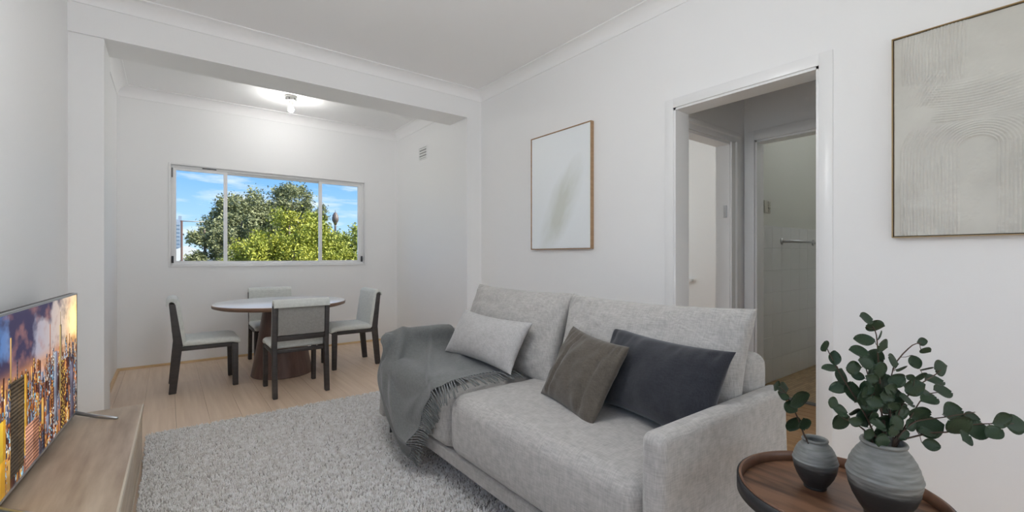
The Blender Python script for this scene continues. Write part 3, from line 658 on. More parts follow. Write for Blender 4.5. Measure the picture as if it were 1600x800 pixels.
def vase_mat(name, zsplit, zt):
    m = bpy.data.materials.new(name); m.use_nodes = True; t = m.node_tree; b = t.nodes['Principled BSDF']; b.inputs['Roughness'].default_value = .48
    c = t.nodes.new('ShaderNodeTexCoord'); sp = t.nodes.new('ShaderNodeSeparateXYZ'); t.links.new(c.outputs['Object'], sp.inputs[0])
    mp = t.nodes.new('ShaderNodeMapping'); mp.inputs['Scale'].default_value = (1, 1, 7); t.links.new(c.outputs['Object'], mp.inputs[0])
    n = t.nodes.new('ShaderNodeTexNoise'); n.inputs['Scale'].default_value = 22; n.inputs['Detail'].default_value = 6; t.links.new(mp.outputs[0], n.inputs['Vector'])
    # glaze line with a wavering edge: pale ash glaze above, dark clay body below
    ad = t.nodes.new('ShaderNodeMath'); ad.operation = 'MULTIPLY_ADD'; ad.inputs[1].default_value = .02; t.links.new(n.outputs[0], ad.inputs[0]); t.links.new(sp.outputs['Z'], ad.inputs[2])
    mr = t.nodes.new('ShaderNodeMapRange'); mr.inputs['From Min'].default_value = zsplit+.0; mr.inputs['From Max'].default_value = zsplit+.022; t.links.new(ad.outputs[0], mr.inputs[0])
    r1 = t.nodes.new('ShaderNodeValToRGB'); r1.color_ramp.elements[0].color = (.17, .172, .160, 1); r1.color_ramp.elements[1].color = (.27, .275, .258, 1); r1.color_ramp.elements[0].position = .35; r1.color_ramp.elements[1].position = .65
    t.links.new(n.outputs[0], r1.inputs[0])
    mx = t.nodes.new('ShaderNodeMix'); mx.data_type = 'RGBA'; mx.inputs[6].default_value = (.035, .033, .031, 1); t.links.new(mr.outputs[0], mx.inputs[0]); t.links.new(r1.outputs[0], mx.inputs[7]); t.links.new(mx.outputs[2], b.inputs['Base Color'])
    bp = t.nodes.new('ShaderNodeBump'); bp.inputs['Strength'].default_value = .14; bp.inputs['Distance'].default_value = .003; t.links.new(n.outputs[0], bp.inputs['Height']); t.links.new(bp.outputs[0], b.inputs['Normal'])
    return m
def vase(label, x, y, Rb, Hh, mouth, foot, zsplit):
    o = thing('vase', label, 'vase', (x, y, TZ-.0268), 0, 'stoneware vases on the tray table')
    pr = [(0, 0), (foot, 0), (foot, .03*Hh)]
    ctl = [(foot*.98, .04), (foot+(Rb-foot)*.45, .18), (foot+(Rb-foot)*.82, .34), (Rb, .52), (Rb*.985, .60), (Rb*.90, .72), (Rb*.76, .83), (mouth*1.02, .915), (mouth*.97, .94)]
    C = np.array(ctl); pts = [catmull(C, k/40) for k in range(41)]
    for k, q in enumerate(pts):
        rr = q[0]*(1+.008*math.sin(k*1.9)*(k > 4)); 
        if abs(q[1]-.56) < .02 or abs(q[1]-.47) < .015: rr *= 1.016
        pr.append((rr, q[1]*Hh))
    pr += [(mouth*1.06, .955*Hh), (mouth*1.08, .975*Hh), (mouth*1.04, .995*Hh), (mouth*.96, 1.0*Hh), (mouth*.88, .985*Hh), (mouth*.84, .93*Hh), (Rb*.7, .75*Hh), (Rb*.8, .5*Hh), (foot*.8, .1*Hh), (0, .08*Hh)]
    MB().lathe(pr, 0, 0, 56).build('body', vase_mat('stoneware', zsplit*Hh, Hh), o, smooth=True); return o
vase('small stoneware vase with one short eucalyptus sprig on the side table', 1.352, .456, .0505, .128, .028, .026, .50)
vase('large stoneware vase holding a full bunch of eucalyptus on the side table', 1.324, .307, .071, .178, .042, .037, .44)
LEAF = mat('eucalyptus_leaf', (.010, .030, .012), .5, (.022, .055, .020), 14, detail=4)
STEM = mat('brown_stem', (.075, .045, .03), .6)
BM= [[(1.321, 0.307, 0.724), (1.311, 0.309, 0.824), (1.3, 0.311, 0.914), (1.29, 0.313, 0.974), (1.272, 0.321, 0.998)], [(1.34, 0.292, 0.724), (1.329, 0.297, 0.806), (1.332, 0.291, 0.89), (1.359, 0.266, 0.941), (1.376, 0.25, 0.95)], [(1.345, 0.289, 0.73), (1.355, 0.284, 0.792), (1.384, 0.265, 0.839), (1.425, 0.236, 0.871), (1.441, 0.227, 0.883)], [(1.349, 0.285, 0.721), (1.396, 0.24, 0.741), (1.424, 0.21, 0.747), (1.451, 0.18, 0.765), (1.477, 0.151, 0.771), (1.507, 0.118, 0.774)], [(1.307, 0.318, 0.73), (1.287, 0.337, 0.792), (1.258, 0.363, 0.856), (1.238, 0.383, 0.91), (1.23, 0.393, 0.939)], [(1.297, 0.325, 0.733), (1.267, 0.341, 0.759), (1.232, 0.361, 0.779), (1.207, 0.373, 0.81)], [(1.326, 0.303, 0.724), (1.316, 0.306, 0.776), (1.293, 0.319, 0.837), (1.274, 0.329, 0.897), (1.256, 0.338, 0.927)], [(1.349, 0.285, 0.73), (1.387, 0.274, 0.764), (1.434, 0.256, 0.814), (1.482, 0.236, 0.821)], [(1.345, 0.289, 0.724), (1.383, 0.264, 0.762), (1.44, 0.225, 0.772), (1.507, 0.179, 0.783)]]
LM= [(0, 4.0, 1.249, 0.322, 1.009, 0.0159, 0.0087), (0, 3.5, 1.285, 0.313, 0.989, 0.0176, 0.0117), (0, 2.83, 1.304, 0.31, 0.967, 0.0059, 0.0103), (0, 2.67, 1.304, 0.339, 0.951, 0.0181, 0.0085), (0, 2.5, 1.27, 0.295, 0.948, 0.0172, 0.0129), (6, 4.0, 1.249, 0.334, 0.932, 0.0189, 0.0102), (0, 2.17, 1.302, 0.319, 0.918, 0.0193, 0.0163), (1, 2.17, 1.316, 0.287, 0.912, 0.0161, 0.0102), (1, 2.17, 1.353, 0.281, 0.89, 0.0134, 0.0059), (6, 3.17, 1.25, 0.322, 0.91, 0.0173, 0.0116), (6, 3.33, 1.229, 0.338, 0.897, 0.0159, 0.0144), (6, 2.67, 1.281, 0.345, 0.87, 0.012, 0.0105), (6, 2.67, 1.311, 0.328, 0.87, 0.015, 0.015), (0, 1.67, 1.289, 0.304, 0.891, 0.0146, 0.0175), (0, 1.33, 1.337, 0.308, 0.855, 0.018, 0.018), (6, 2.17, 1.251, 0.32, 0.853, 0.0087, 0.0144), (4, 2.17, 1.276, 0.374, 0.863, 0.0168, 0.0183), (4, 2.0, 1.281, 0.382, 0.833, 0.0185, 0.0092), (4, 1.67, 1.284, 0.356, 0.828, 0.0212, 0.0227), (4, 4.0, 1.204, 0.385, 0.942, 0.0103, 0.0133), (4, 3.0, 1.243, 0.379, 0.911, 0.0114, 0.015), (4, 2.67, 1.243, 0.389, 0.884, 0.0151, 0.0036), (5, 3.0, 1.193, 0.366, 0.819, 0.013, 0.0101), (5, 2.33, 1.213, 0.36, 0.798, 0.0175, 0.0116), (4, 1.17, 1.284, 0.353, 0.784, 0.0136, 0.0075), (5, 1.83, 1.242, 0.365, 0.764, 0.0193, 0.0178), (5, 1.17, 1.232, 0.336, 0.777, 0.0144, 0.0116), (4, 1.0, 1.307, 0.33, 0.796, 0.018, 0.021), (0, 1.17, 1.348, 0.313, 0.825, 0.0167, 0.0137), (1, 1.0, 1.338, 0.304, 0.796, 0.018, 0.015), (4, 0.67, 1.284, 0.317, 0.78, 0.0147, 0.0147), (1, 0.5, 1.352, 0.304, 0.754, 0.0197, 0.0166), (0, 0.17, 1.35, 0.318, 0.735, 0.0183, 0.0153), (5, 0.17, 1.26, 0.32, 0.747, 0.0145, 0.0131), (1, 1.17, 1.359, 0.292, 0.819, 0.0105, 0.0165), (2, 1.5, 1.346, 0.271, 0.818, 0.0206, 0.0103), (2, 1.83, 1.37, 0.28, 0.847, 0.015, 0.0075), (2, 2.0, 1.368, 0.259, 0.845, 0.0192, 0.0162), (2, 2.5, 1.42, 0.26, 0.865, 0.0152, 0.0091), (2, 2.17, 1.34, 0.263, 0.875, 0.0087, 0.0058), (1, 1.83, 1.378, 0.291, 0.864, 0.0122, 0.0036), (1, 2.67, 1.355, 0.257, 0.908, 0.0082, 0.014), (2, 2.83, 1.437, 0.252, 0.883, 0.0137, 0.0037), (2, 4.0, 1.447, 0.228, 0.886, 0.0187, 0.0151), (2, 2.83, 1.454, 0.241, 0.852, 0.0214, 0.0086), (7, 3.0, 1.473, 0.231, 0.825, 0.0199, 0.0086), (7, 2.33, 1.474, 0.256, 0.813, 0.0187, 0.0062), (7, 2.33, 1.416, 0.244, 0.813, 0.0195, 0.0054), (1, 4.0, 1.385, 0.251, 0.952, 0.0104, 0.0083), (1, 4.0, 1.39, 0.245, 0.931, 0.0112, 0.0065), (7, 1.5, 1.409, 0.26, 0.78, 0.0227, 0.0166), (8, 0.83, 1.376, 0.27, 0.756, 0.0149, 0.0134), (3, 1.0, 1.425, 0.244, 0.748, 0.0256, 0.0166), (3, 1.0, 1.389, 0.243, 0.743, 0.0177, 0.0059), (8, 2.33, 1.469, 0.214, 0.781, 0.0257, 0.0175), (3, 2.5, 1.42, 0.193, 0.766, 0.026, 0.0173), (8, 2.83, 1.505, 0.185, 0.767, 0.0181, 0.0121), (3, 2.5, 1.407, 0.183, 0.745, 0.0185, 0.0114), (3, 3.33, 1.454, 0.168, 0.758, 0.0217, 0.013), (3, 4.17, 1.454, 0.144, 0.758, 0.0184, 0.0108), (3, 4.5, 1.488, 0.136, 0.782, 0.0201, 0.0158), (3, 5.0, 1.542, 0.117, 0.765, 0.022, 0.0146), (3, 1.0, 1.41, 0.239, 0.711, 0.0164, 0.0125), (7, 0.17, 1.358, 0.282, 0.735, 0.0149, 0.0104), (0, 0.17, 1.322, 0.309, 0.739, 0.0158, 0.017), (6, 2.17, 1.317, 0.337, 0.835, 0.0134, 0.0143), (2, 1.0, 1.372, 0.287, 0.79, 0.0151, 0.0136), (0, 0.0, 1.285, 0.299, 0.731, 0.0165, 0.013), (1, 1.5, 1.322, 0.297, 0.854, 0.0183, 0.0163), (1, 0.33, 1.353, 0.3, 0.742, 0.0175, 0.0121), (0, 1.5, 1.324, 0.314, 0.868, 0.0132, 0.0099), (0, 1.5, 1.344, 0.316, 0.86, 0.0155, 0.0158), (2, 0.83, 1.359, 0.283, 0.785, 0.017, 0.014), (0, 1.67, 1.328, 0.321, 0.875, 0.0193, 0.016), (1, 1.33, 1.362, 0.298, 0.822, 0.0182, 0.0127), (1, 1.0, 1.357, 0.302, 0.804, 0.0161, 0.0094), (2, 0.83, 1.383, 0.297, 0.778, 0.0153, 0.0178), (6, 2.5, 1.26, 0.313, 0.875, 0.0147, 0.0118), (4, 1.0, 1.276, 0.327, 0.808, 0.0156, 0.0132), (6, 2.0, 1.246, 0.32, 0.845, 0.015, 0.0141), (1, 1.17, 1.347, 0.305, 0.812, 0.0151, 0.0142), (6, 2.0, 1.299, 0.315, 0.838, 0.0154, 0.0172), (4, 1.17, 1.269, 0.329, 0.823, 0.0132, 0.0147), (6, 2.33, 1.316, 0.329, 0.853, 0.0181, 0.0109), (0, 0.5, 1.305, 0.311, 0.773, 0.0183, 0.0127), (2, 0.5, 1.314, 0.28, 0.772, 0.016, 0.0163), (1, 0.5, 1.327, 0.299, 0.763, 0.0196, 0.0122), (1, 1.17, 1.293, 0.295, 0.832, 0.0177, 0.0151), (2, 0.83, 1.352, 0.286, 0.781, 0.0155, 0.0134), (1, 1.67, 1.319, 0.282, 0.864, 0.0169, 0.0102), (1, 1.0, 1.299, 0.283, 0.813, 0.0127, 0.0089), (6, 1.83, 1.299, 0.318, 0.82, 0.0142, 0.0121), (0, 0.33, 1.275, 0.306, 0.768, 0.0185, 0.0084), (1, 1.0, 1.368, 0.298, 0.801, 0.0161, 0.0176), (1, 0.17, 1.31, 0.285, 0.752, 0.0157, 0.0122), (1, 1.5, 1.299, 0.289, 0.849, 0.0177, 0.0142), (4, 1.33, 1.327, 0.344, 0.815, 0.0178, 0.011), (4, 0.67, 1.291, 0.336, 0.77, 0.0146, 0.017), (4, 0.0, 1.327, 0.326, 0.716, 0.0176, 0.0112), (6, 1.67, 1.263, 0.31, 0.821, 0.0159, 0.0133)]
BS= [[(1.317, 0.47, 0.686), (1.296, 0.477, 0.732), (1.275, 0.484, 0.768), (1.254, 0.491, 0.803), (1.229, 0.502, 0.824)]]
LS= [(0, 4.0, 1.204, 0.492, 0.827, 0.0121, 0.0112), (0, 3.17, 1.276, 0.503, 0.801, 0.016, 0.0134), (0, 2.67, 1.231, 0.483, 0.796, 0.009, 0.0071), (0, 2.17, 1.271, 0.466, 0.788, 0.0211, 0.0162), (0, 1.83, 1.261, 0.479, 0.765, 0.0137, 0.013), (0, 0.83, 1.314, 0.494, 0.706, 0.0152, 0.0186), (0, 0.5, 1.288, 0.459, 0.724, 0.0147, 0.0147)]
def leaf_data(a, b_, fold, curl):
    """rounded leaf: length 2a along x, width 2b along y, with a midrib fold, thin but solid"""
    V = []; F = []; n = 9; m_ = 4
    for s in (0, 1):
        for i in range(n):
            tt = i/(n-1); x = -a+2*a*tt; wd = b_*(math.sin(math.pi*min(1, tt*.98+.012))**.62)*(1.06-.12*tt)
            for j in range(m_+1):
                q = -1+2*j/m_; V.append((x, q*wd, fold*b_*(abs(q)**1.3)+curl*a*(tt-.4)**2-s*.0007))
    k = n*(m_+1)
    for s in (0, 1):
        for i in range(n-1):
            for j in range(m_):
                q = [s*k+i*(m_+1)+j, s*k+(i+1)*(m_+1)+j, s*k+(i+1)*(m_+1)+j+1, s*k+i*(m_+1)+j+1]; F.append(q[::-1] if s else q)
    edge = [i*(m_+1) for i in range(n)]+[(n-1)*(m_+1)+j for j in range(1, m_+1)]+[i*(m_+1)+m_ for i in range(n-2, -1, -1)]+[j for j in range(m_-1, 0, -1)]
    for i in range(len(edge)): F.append([edge[i], edge[(i+1) % len(edge)], edge[(i+1) % len(edge)]+k, edge[i]+k])
    return V, F
shapes = [leaf_data(1, .82, .16, .25), leaf_data(1, .9, -.12, .18), leaf_data(1, .74, .2, -.2)]
lmesh = []
for V, F in shapes:
    V = np.array(V); me = bpy.data.meshes.new('leaf'); me.from_pydata((V*np.array([1, 1, 1])).tolist(), [], F); me.materials.append(LEAF); me.polygons.foreach_set('use_smooth', [True]*len(me.polygons)); lmesh.append(me)
yaw = math.radians(37.4); CR = Vector((math.cos(yaw), -math.sin(yaw), 0)); CU = Vector((0, 0, 1)); CN = Vector((-math.sin(yaw), -math.cos(yaw), 0))
def bunch(label, B, L, base):
    o = thing('eucalyptus_bunch', label, 'plant', base); rl = random.Random(4); stems = []
    for b_ in B:
        pts = [np.array(p) for p in b_]; root = np.array([base[0]+rl.uniform(-.012, .012), base[1]+rl.uniform(-.012, .012), base[2]+.02]); neck = pts[0]
        line = [root]+[catmull(pts, k/14) for k in range(15)]
        mb = MB(); mb.tube(line, [.0022-.0013*k/15 for k in range(16)], 6); stems.append([pts, mb])
    lv = []
    for (bi, t_, x, y, z, hw, hh) in L:
        pts, mb = stems[bi]; c = Vector((x, y, z)); at = max(0, t_/(len(pts)-1)-.06); p = Vector(catmull(pts, at))
        big, sml = max(hw, hh)*(1.16 if len(B) > 1 else 1.4), min(hw, hh)*(1.16 if len(B) > 1 else 1.4); tilt = math.acos(min(1, max(.3, sml/big/.80)))*.85; 
        X = c-p; X = X-CN*X.dot(CN)*.7
        if X.length < .006: X = CR*rl.choice((-1, 1))+CU*.3
        X.normalize()
        ax = CR if hw > hh*1.15 else (CU if hh > hw*1.15 else X)
        # tip leads away from the stem, long side follows the seen one
        if ax.dot(X) < 0: ax = -ax
        X = (ax*.75+X*.45); X.normalize()
        Nn_ = CN-X*CN.dot(X); Nn_.normalize(); Yv = Nn_.cross(X)
        q = Matrix.Rotation(tilt*rl.choice((1, 1, -1))+rl.uniform(-.15, .15), 3, X); Nn_ = q @ Nn_; Yv = q @ Yv
        q = Matrix.Rotation(rl.uniform(-.3, .3), 3, Yv); X = q @ X; Nn_ = q @ Nn_
        M = Matrix((X, Yv, Nn_)).transposed().to_4x4(); lv.append((bi, M, c, big, X))
        foot = c-X*big; mid = (p+foot)/2+Vector((0, 0, -.002)); mb.tube([p, mid, foot], .0007, 5)
    objs = []
    for pts, mb in stems: objs.append(mb.build('stem', STEM, o, smooth=True, world=True))
    for k, (bi, M, c, big, X) in enumerate(lv):
        lf = bpy.data.objects.new('leaf', lmesh[k % 3]); COL.objects.link(lf); lf.parent = objs[bi]
        Ml = M.copy(); Ml.translation = c-Vector(base); lf.matrix_local = Ml @ Matrix.Diagonal((big, big, big, 1))
    return o
bunch('spreading bunch of dark green round-leaved eucalyptus in the large vase', BM, LM, (1.324, .307, TZ+.03))
bunch('short sprig of round eucalyptus leaves in the small vase', BS, LS, (1.352, .456, TZ+.02))

# ================================================================ pictures
WOODF = mat('light_wood_frame', (.36, .22, .12), .45, (.44, .28, .16), 8, (1, 1, 6))
def framed(name, label, y0, y1, z0, z1, d, fw, fm, gap=0):
    o = thing(name, label, 'picture', (XR, (y0+y1)/2, z0))
    def fb(*q): MB().box(*q).build('frame_rail', fm, o, world=True, bevel=.0008, seg=1)
    fb(XR-d, XR-.001, y0, y0+fw, z0, z1); fb(XR-d, XR-.001, y1-fw, y1, z0, z1); fb(XR-d, XR-.001, y0+fw, y1-fw, z0, z0+fw); fb(XR-d, XR-.001, y0+fw, y1-fw, z1-fw, z1)
    return o
p1 = framed('framed_picture', 'small pale abstract print in a thin wooden frame above the sofa', 2.476, 3.226, 1.208, 2.237, .036, .007, WOODF)
pmat = bpy.data.materials.new('pale_wash_print'); pmat.use_nodes = True; t = pmat.node_tree; b = t.nodes['Principled BSDF']; b.inputs['Roughness'].default_value = .35
c = t.nodes.new('ShaderNodeTexCoord'); mp = t.nodes.new('ShaderNodeMapping'); mp.vector_type = 'TEXTURE'; mp.inputs['Rotation'].default_value = (math.radians(30), 0, 0); mp.inputs['Scale'].default_value = (1, .25, .7)
t.links.new(c.outputs['Object'], mp.inputs[0]); n = t.nodes.new('ShaderNodeTexNoise'); n.inputs['Scale'].default_value = 2.4; n.inputs['Detail'].default_value = 8; t.links.new(mp.outputs[0], n.inputs['Vector'])
# a soft diagonal smear in the lower middle
sp = t.nodes.new('ShaderNodeSeparateXYZ'); t.links.new(mp.outputs[0], sp.inputs[0])
gr = t.nodes.new('ShaderNodeTexGradient'); gr.gradient_type = 'SPHERICAL'; mp2 = t.nodes.new('ShaderNodeMapping'); mp2.vector_type = 'TEXTURE'; mp2.inputs['Rotation'].default_value = (math.radians(30), 0, 0); mp2.inputs['Scale'].default_value = (1, .20, .55)
ofs = t.nodes.new('ShaderNodeVectorMath'); ofs.inputs[1].default_value = (0, .02, -.36); t.links.new(c.outputs['Object'], ofs.inputs[0]); t.links.new(ofs.outputs[0], mp2.inputs[0]); t.links.new(mp2.outputs[0], gr.inputs[0])
ml = t.nodes.new('ShaderNodeMath'); ml.operation = 'MULTIPLY'; t.links.new(gr.outputs['Fac'], ml.inputs[0]); t.links.new(n.outputs[0], ml.inputs[1])
rr = t.nodes.new('ShaderNodeValToRGB'); rr.color_ramp.elements[0].position = .05; rr.color_ramp.elements[0].color = (.90, .94, .965, 1); rr.color_ramp.elements[1].position = .42; rr.color_ramp.elements[1].color = (.70, .73, .68, 1)
t.links.new(ml.outputs[0], rr.inputs[0]); t.links.new(rr.outputs[0], b.inputs['Base Color'])
MB().box(XR-.030, XR-.004, 2.485, 3.217, 1.217, 2.228).build('canvas', pmat, p1, world=True)
GOLD = mat('brass_edge', (.42, .30, .15), .4); 
y1b, z0b, z1b, wb_ = .594, 1.235, 2.163, .93
p2 = framed('framed_picture', 'large cream textured relief painting in a thin frame at the right', y1b-wb_, y1b, z0b, z1b, .034, .0035, GOLD)
MB().box(XR-.020, XR-.003, y1b-wb_+.0035, y1b-.0035, z0b+.0035, z1b-.0035).build('shadow_gap', mat('dark_brown_backing', (.05, .035, .025), .6), p2, world=True)
nu, nv = 420, 420; g = .0075
U, Vv = np.meshgrid(np.linspace(0, 1, nu), np.linspace(0, 1, nv))       # u from the left edge (far) to right, v up
ys = y1b-g-(wb_-2*g)*U; zs = z0b+g+(z1b-z0b-2*g)*Vv
nf = np.array([[noise.fractal(Vector((a*9, b_*9, 3.3)), .8, 2.1, 5) for a in np.linspace(0, 1, nu)] for b_ in np.linspace(0, 1, nv)])
nf2 = np.array([[noise.noise(Vector((a*3.5, b_*3.5, 9.1))) for a in np.linspace(0, 1, nu)] for b_ in np.linspace(0, 1, nv)])
def sstep(a, b_, x): q = np.clip((x-a)/(b_-a), 0, 1); return q*q*(3-2*q)
def comb(x, per): return (np.abs(((x/(per*.78)+.18*nf2) % 1)-.5)*2)**.6*(.75+.5*np.clip(nf, -.5, .5))
Hh = np.zeros_like(U)
mA = sstep(.74, .78, Vv+.05*nf2)*sstep(.02, .05, U)*(1-sstep(.255, .275, U)); Hh += mA*comb(U+.01*nf2, .0155)
mS = sstep(.50, .56, Vv)*(1-sstep(.68, .74, Vv))*sstep(.10, .16, U); Hh += mS*comb(Vv+.035*np.sin(U*5)+.03*nf2, .017)*.9
for uc, r0, r1, vb in ((.30, .055, .28, .40), (.88, .0, .40, .40)):
    rr_ = np.where(Vv > vb, np.hypot(U-uc, (Vv-vb)*1.15), np.abs(U-uc)); mB = sstep(r0, r0+.01, rr_)*(1-sstep(r1-.01, r1, rr_))*(1-sstep(.50, .54, Vv+.03*nf2))
    Hh = np.where(mB > .02, np.maximum(Hh*.3, mB*comb(rr_, .0165)), Hh)
mC = np.exp(-((U-.12-.35*(Vv-.66))/.05)**2)*sstep(.60, .66, Vv)*(1-sstep(.76, .80, Vv)); Hh += mC*comb(U*.8-Vv*.5, .016)
Hh = .0075*Hh+.003*np.clip(nf, -1, 1.4)+.002*sstep(.35, .9, nf)*((Vv > .45) & (Vv < .75))
Hh = np.maximum(Hh, .0004*np.clip(nf, 0, 1)); xs = XR-.0225-Hh
V = np.stack([xs, ys, zs], -1).reshape(-1, 3); F = [[i*nu+j, i*nu+j+1, (i+1)*nu+j+1, (i+1)*nu+j] for i in range(nv-1) for j in range(nu-1)]
k = nu*nv; rim = [j for j in range(nu)]+[i*nu+nu-1 for i in range(1, nv)]+[(nv-1)*nu+j for j in range(nu-2, -1, -1)]+[i*nu for i in range(nv-2, 0, -1)]
V = np.concatenate([V, np.array([(XR-.019, V[i][1], V[i][2]) for i in rim])]); F += [[rim[i], k+i, k+(i+1) % len(rim), rim[(i+1) % len(rim)]] for i in range(len(rim))]
mk('canvas', V, F, mat('cream_plaster_paint', (.60, .59, .545), .75, (.67, .66, .61), 5), p2, True, True)

# ================================================================ small fittings
lamp = thing('ceiling_lamp', 'bare lit bulb in a white batten holder on the alcove ceiling', 'lamp', (1.045, 5.26, ZA))
WPL = mat('white_plastic', (.72, .72, .69), .4)
MB().lathe([(0, 0), (.062, 0), (.062, -.014), (.052, -.018), (.048, -.05), (.040, -.056), (0, -.056)], 0, 0, 40).build('batten', WPL, lamp, smooth=True); sharp(lamp.children[-1].data)
hb_ = MB()
for k in range(6):
    a = k*math.pi/3; MB().box(-.004, .004, -.004, .004, -.044, -.028).build('screw_recess', DARKM, lamp).matrix_local = Matrix.Translation((.0495*math.cos(a), .0495*math.sin(a), 0)) @ Matrix.Rotation(a, 4, 'Z')
MB().lathe([(0, -.056), (.024, -.056), (.022, -.085), (.018, -.10), (0, -.10)], 0, 0, 28).build('socket', WPL, lamp, smooth=True); sharp(lamp.children[-1].data)
MB().lathe([(.012, -.098), (.016, -.105), (.026, -.122), (.030, -.140), (.027, -.156), (.017, -.167), (0, -.171)], 0, 0, 28).build('bulb', emis('bulb_glow', (1, .98, .95), LBULB), lamp, smooth=True)
# unseen fill globes added to brighten the living room, the bedroom and the bathroom
def globe(label, x, y, r, st_, drop=.10):
    o = thing('fill_globe', label, 'lamp', (x, y, ZC))
    MB().lathe([(0, 0), (.06, 0), (.06, -.02), (.02, -.03), (.02, -drop), (0, -drop)], 0, 0, 32).build('batten', WPL, o, smooth=True); sharp(o.children[-1].data)
    MB().lathe([(.0001, -drop+.002)]+[(r*math.sin(a), -drop-r+r*math.cos(a)) for a in [math.pi*k/18 for k in range(1, 18)]]+[(.0001, -drop-2*r)], 0, 0, 36).build('globe', emis('fill_globe_glow', (.975, .985, 1), st_), o, smooth=True)
globe('added unseen white globe fill light on the living room ceiling', .55, 1.4, .17, LGLOBE, .50)
globe('added unseen white globe fill light on the bedroom ceiling', 4.2, 3.3, .12, LBEDG)
globe('added unseen white globe fill light on the bathroom ceiling', 4.9, .9, .09, LBATHG)
v = thing('wall_vent', 'small white louvred air vent high on the alcove side wall', 'vent', (XA, 5.155, 2.36))
for q in ((5.04, 5.27, 2.36, 2.372), (5.04, 5.27, 2.508, 2.52)): MB().box(XA-.012, XA, q[0], q[1], q[2], q[3]).build('frame', WALL, v, world=True)
for q in ((5.04, 5.052), (5.258, 5.27)): MB().box(XA-.012, XA, q[0], q[1], 2.372, 2.508).build('frame', WALL, v, world=True)
MB().box(XA-.002, XA, 5.05, 5.26, 2.37, 2.51).build('backing', mat('vent_dark', (.40, .40, .40), .8), v, world=True)
for k in range(4): z = 2.38+k*.035; MB().prism([(XA-.001, z+.022), (XA-.012, z), (XA-.010, z-.002), (XA+.0, z+.018)], 5.052, 5.258, 'y').build('slat', WALL, v, world=True)
sw = thing('light_switch', 'cream switch plate on the bathroom wall', 'switch', (4.29, 1.83, 1.54))
MB().box(4.235, 4.345, 1.820, 1.830, 1.538, 1.65).build('plate', mat('cream_plastic', (.60, .58, .50), .4), sw, world=True, bevel=.003)
for k in range(4): MB().box(4.295, 4.335, 1.814, 1.821, 1.548+k*.025, 1.566+k*.025).build('rocker', mat('cream_rocker', (.45, .43, .37), .4), sw, world=True, bevel=.002)
tr = thing('towel_rail', 'chrome towel rail on the tiled bathroom wall', 'towel rail', (5.0, 1.82, 1.287))
MB().tube([(4.56, 1.74, 1.287), (5.75, 1.74, 1.287)], .012, 12).build('bar', STEEL, tr, world=True, smooth=True)
for x in (4.575, 5.33):
    MB().tube([(x, 1.816, 1.287), (x, 1.74, 1.287)], .014, 12).build('bracket', STEEL, tr, world=True, smooth=True); MB().tube([(x, 1.817, 1.287), (x, 1.806, 1.287)], .032, 18).build('rosette', STEEL, tr, world=True, smooth=True)
vn = thing('vanity_cabinet', 'white vanity cabinet at the far end of the bathroom', 'cabinet', (5.72, 1.6, 0))
MB().box(5.47, 5.97, 1.22, 1.815, .17, .88).build('carcass', TRIM, vn, world=True, bevel=.004); MB().box(5.45, 5.98, 1.20, 1.815, .88, .91).build('top', TILEW, vn, world=True, bevel=.004)
MB().box(5.50, 5.97, 1.25, 1.80, .0045, .17).build('plinth', BATHW, vn, world=True)
MB().box(5.455, 5.47, 1.235, 1.80, .19, .87).build('door', TRIM, vn, world=True, bevel=.002)

# ================================================================ outside the window
GND = -7.0
tag(MB().box(-400, 700, 6.4, 900, GND-.3, GND).build('ground', mat('grass', (.10, .13, .05), .9, (.16, .17, .08), .3)), 'grassy ground far below the dining window', kind='structure')
BARK = mat('bark', (.12, .09, .065), .9, (.18, .14, .10), 6, (4, 4, 1))
def leafmat(name, a, b_):
    m = mat(name, a, .6, b_, .9, detail=4); return m
GUM = leafmat('gum_leaves', (.20, .215, .10), (.30, .31, .15)); YEL = leafmat('camphor_leaves', (.25, .29, .035), (.45, .44, .06)); MID = leafmat('mid_green_leaves', (.22, .27, .05), (.38, .40, .08))
def tree(label, lobes, base, m, n, lsz, seed, r0=.25):
    o = thing('tree', label, 'tree', (base[0], base[1], GND)); R_ = np.random.default_rng(seed)
    tot = sum(l[3]**2 for l in lobes); V = []; 
    for (x, y, z, r) in lobes:
        k = int(n*r*r/tot); 
        # leaf clumps sit on sub-clusters so the crown reads as tufts with gaps
        sub = R_.normal(size=(max(8, int(r*r*9)), 3)); sub /= np.linalg.norm(sub, axis=1, keepdims=True); sub *= R_.uniform(.55, 1.0, (len(sub), 1))*r; sub[:, 2] *= .8
        who = R_.integers(len(sub), size=k); c = sub[who]+R_.normal(scale=.13*r+.05, size=(k, 3))+np.array([x, y, z])
        a = R_.normal(size=(k, 3)); a /= np.linalg.norm(a, axis=1, keepdims=True); b_ = np.cross(a, R_.normal(size=(k, 3))); b_ /= np.linalg.norm(b_, axis=1, keepdims=True)
        s1 = lsz*R_.uniform(.6, 1.3, (k, 1)); s2 = s1*.5
        V.append(np.stack([c-a*s1, c-b_*s2, c+a*s1, c+b_*s2], 1).reshape(-1, 3))
    V = np.concatenate(V); q = np.arange(len(V)).reshape(-1, 4)
    tag(mk('foliage', V, q.tolist(), m, o, False, True), kind='stuff')
    b0_ = Vector((base[0], base[1], GND)); mb = MB()
    for (x, y, z, r) in lobes:
        e_ = Vector((x, y, z)); mid = b0_.lerp(e_, .5); mid.x = base[0]*.7+mid.x*.3; mid.y = base[1]*.7+mid.y*.3
        mb.tube([b0_, mid, b0_.lerp(e_, .8), e_+Vector((0, 0, r*.4))], [r0, r0*.7, r0*.4, r0*.15], 7)
    mb.build('trunk', BARK, o, world=True, smooth=True); return o
G_ = 'trees outside the dining window'
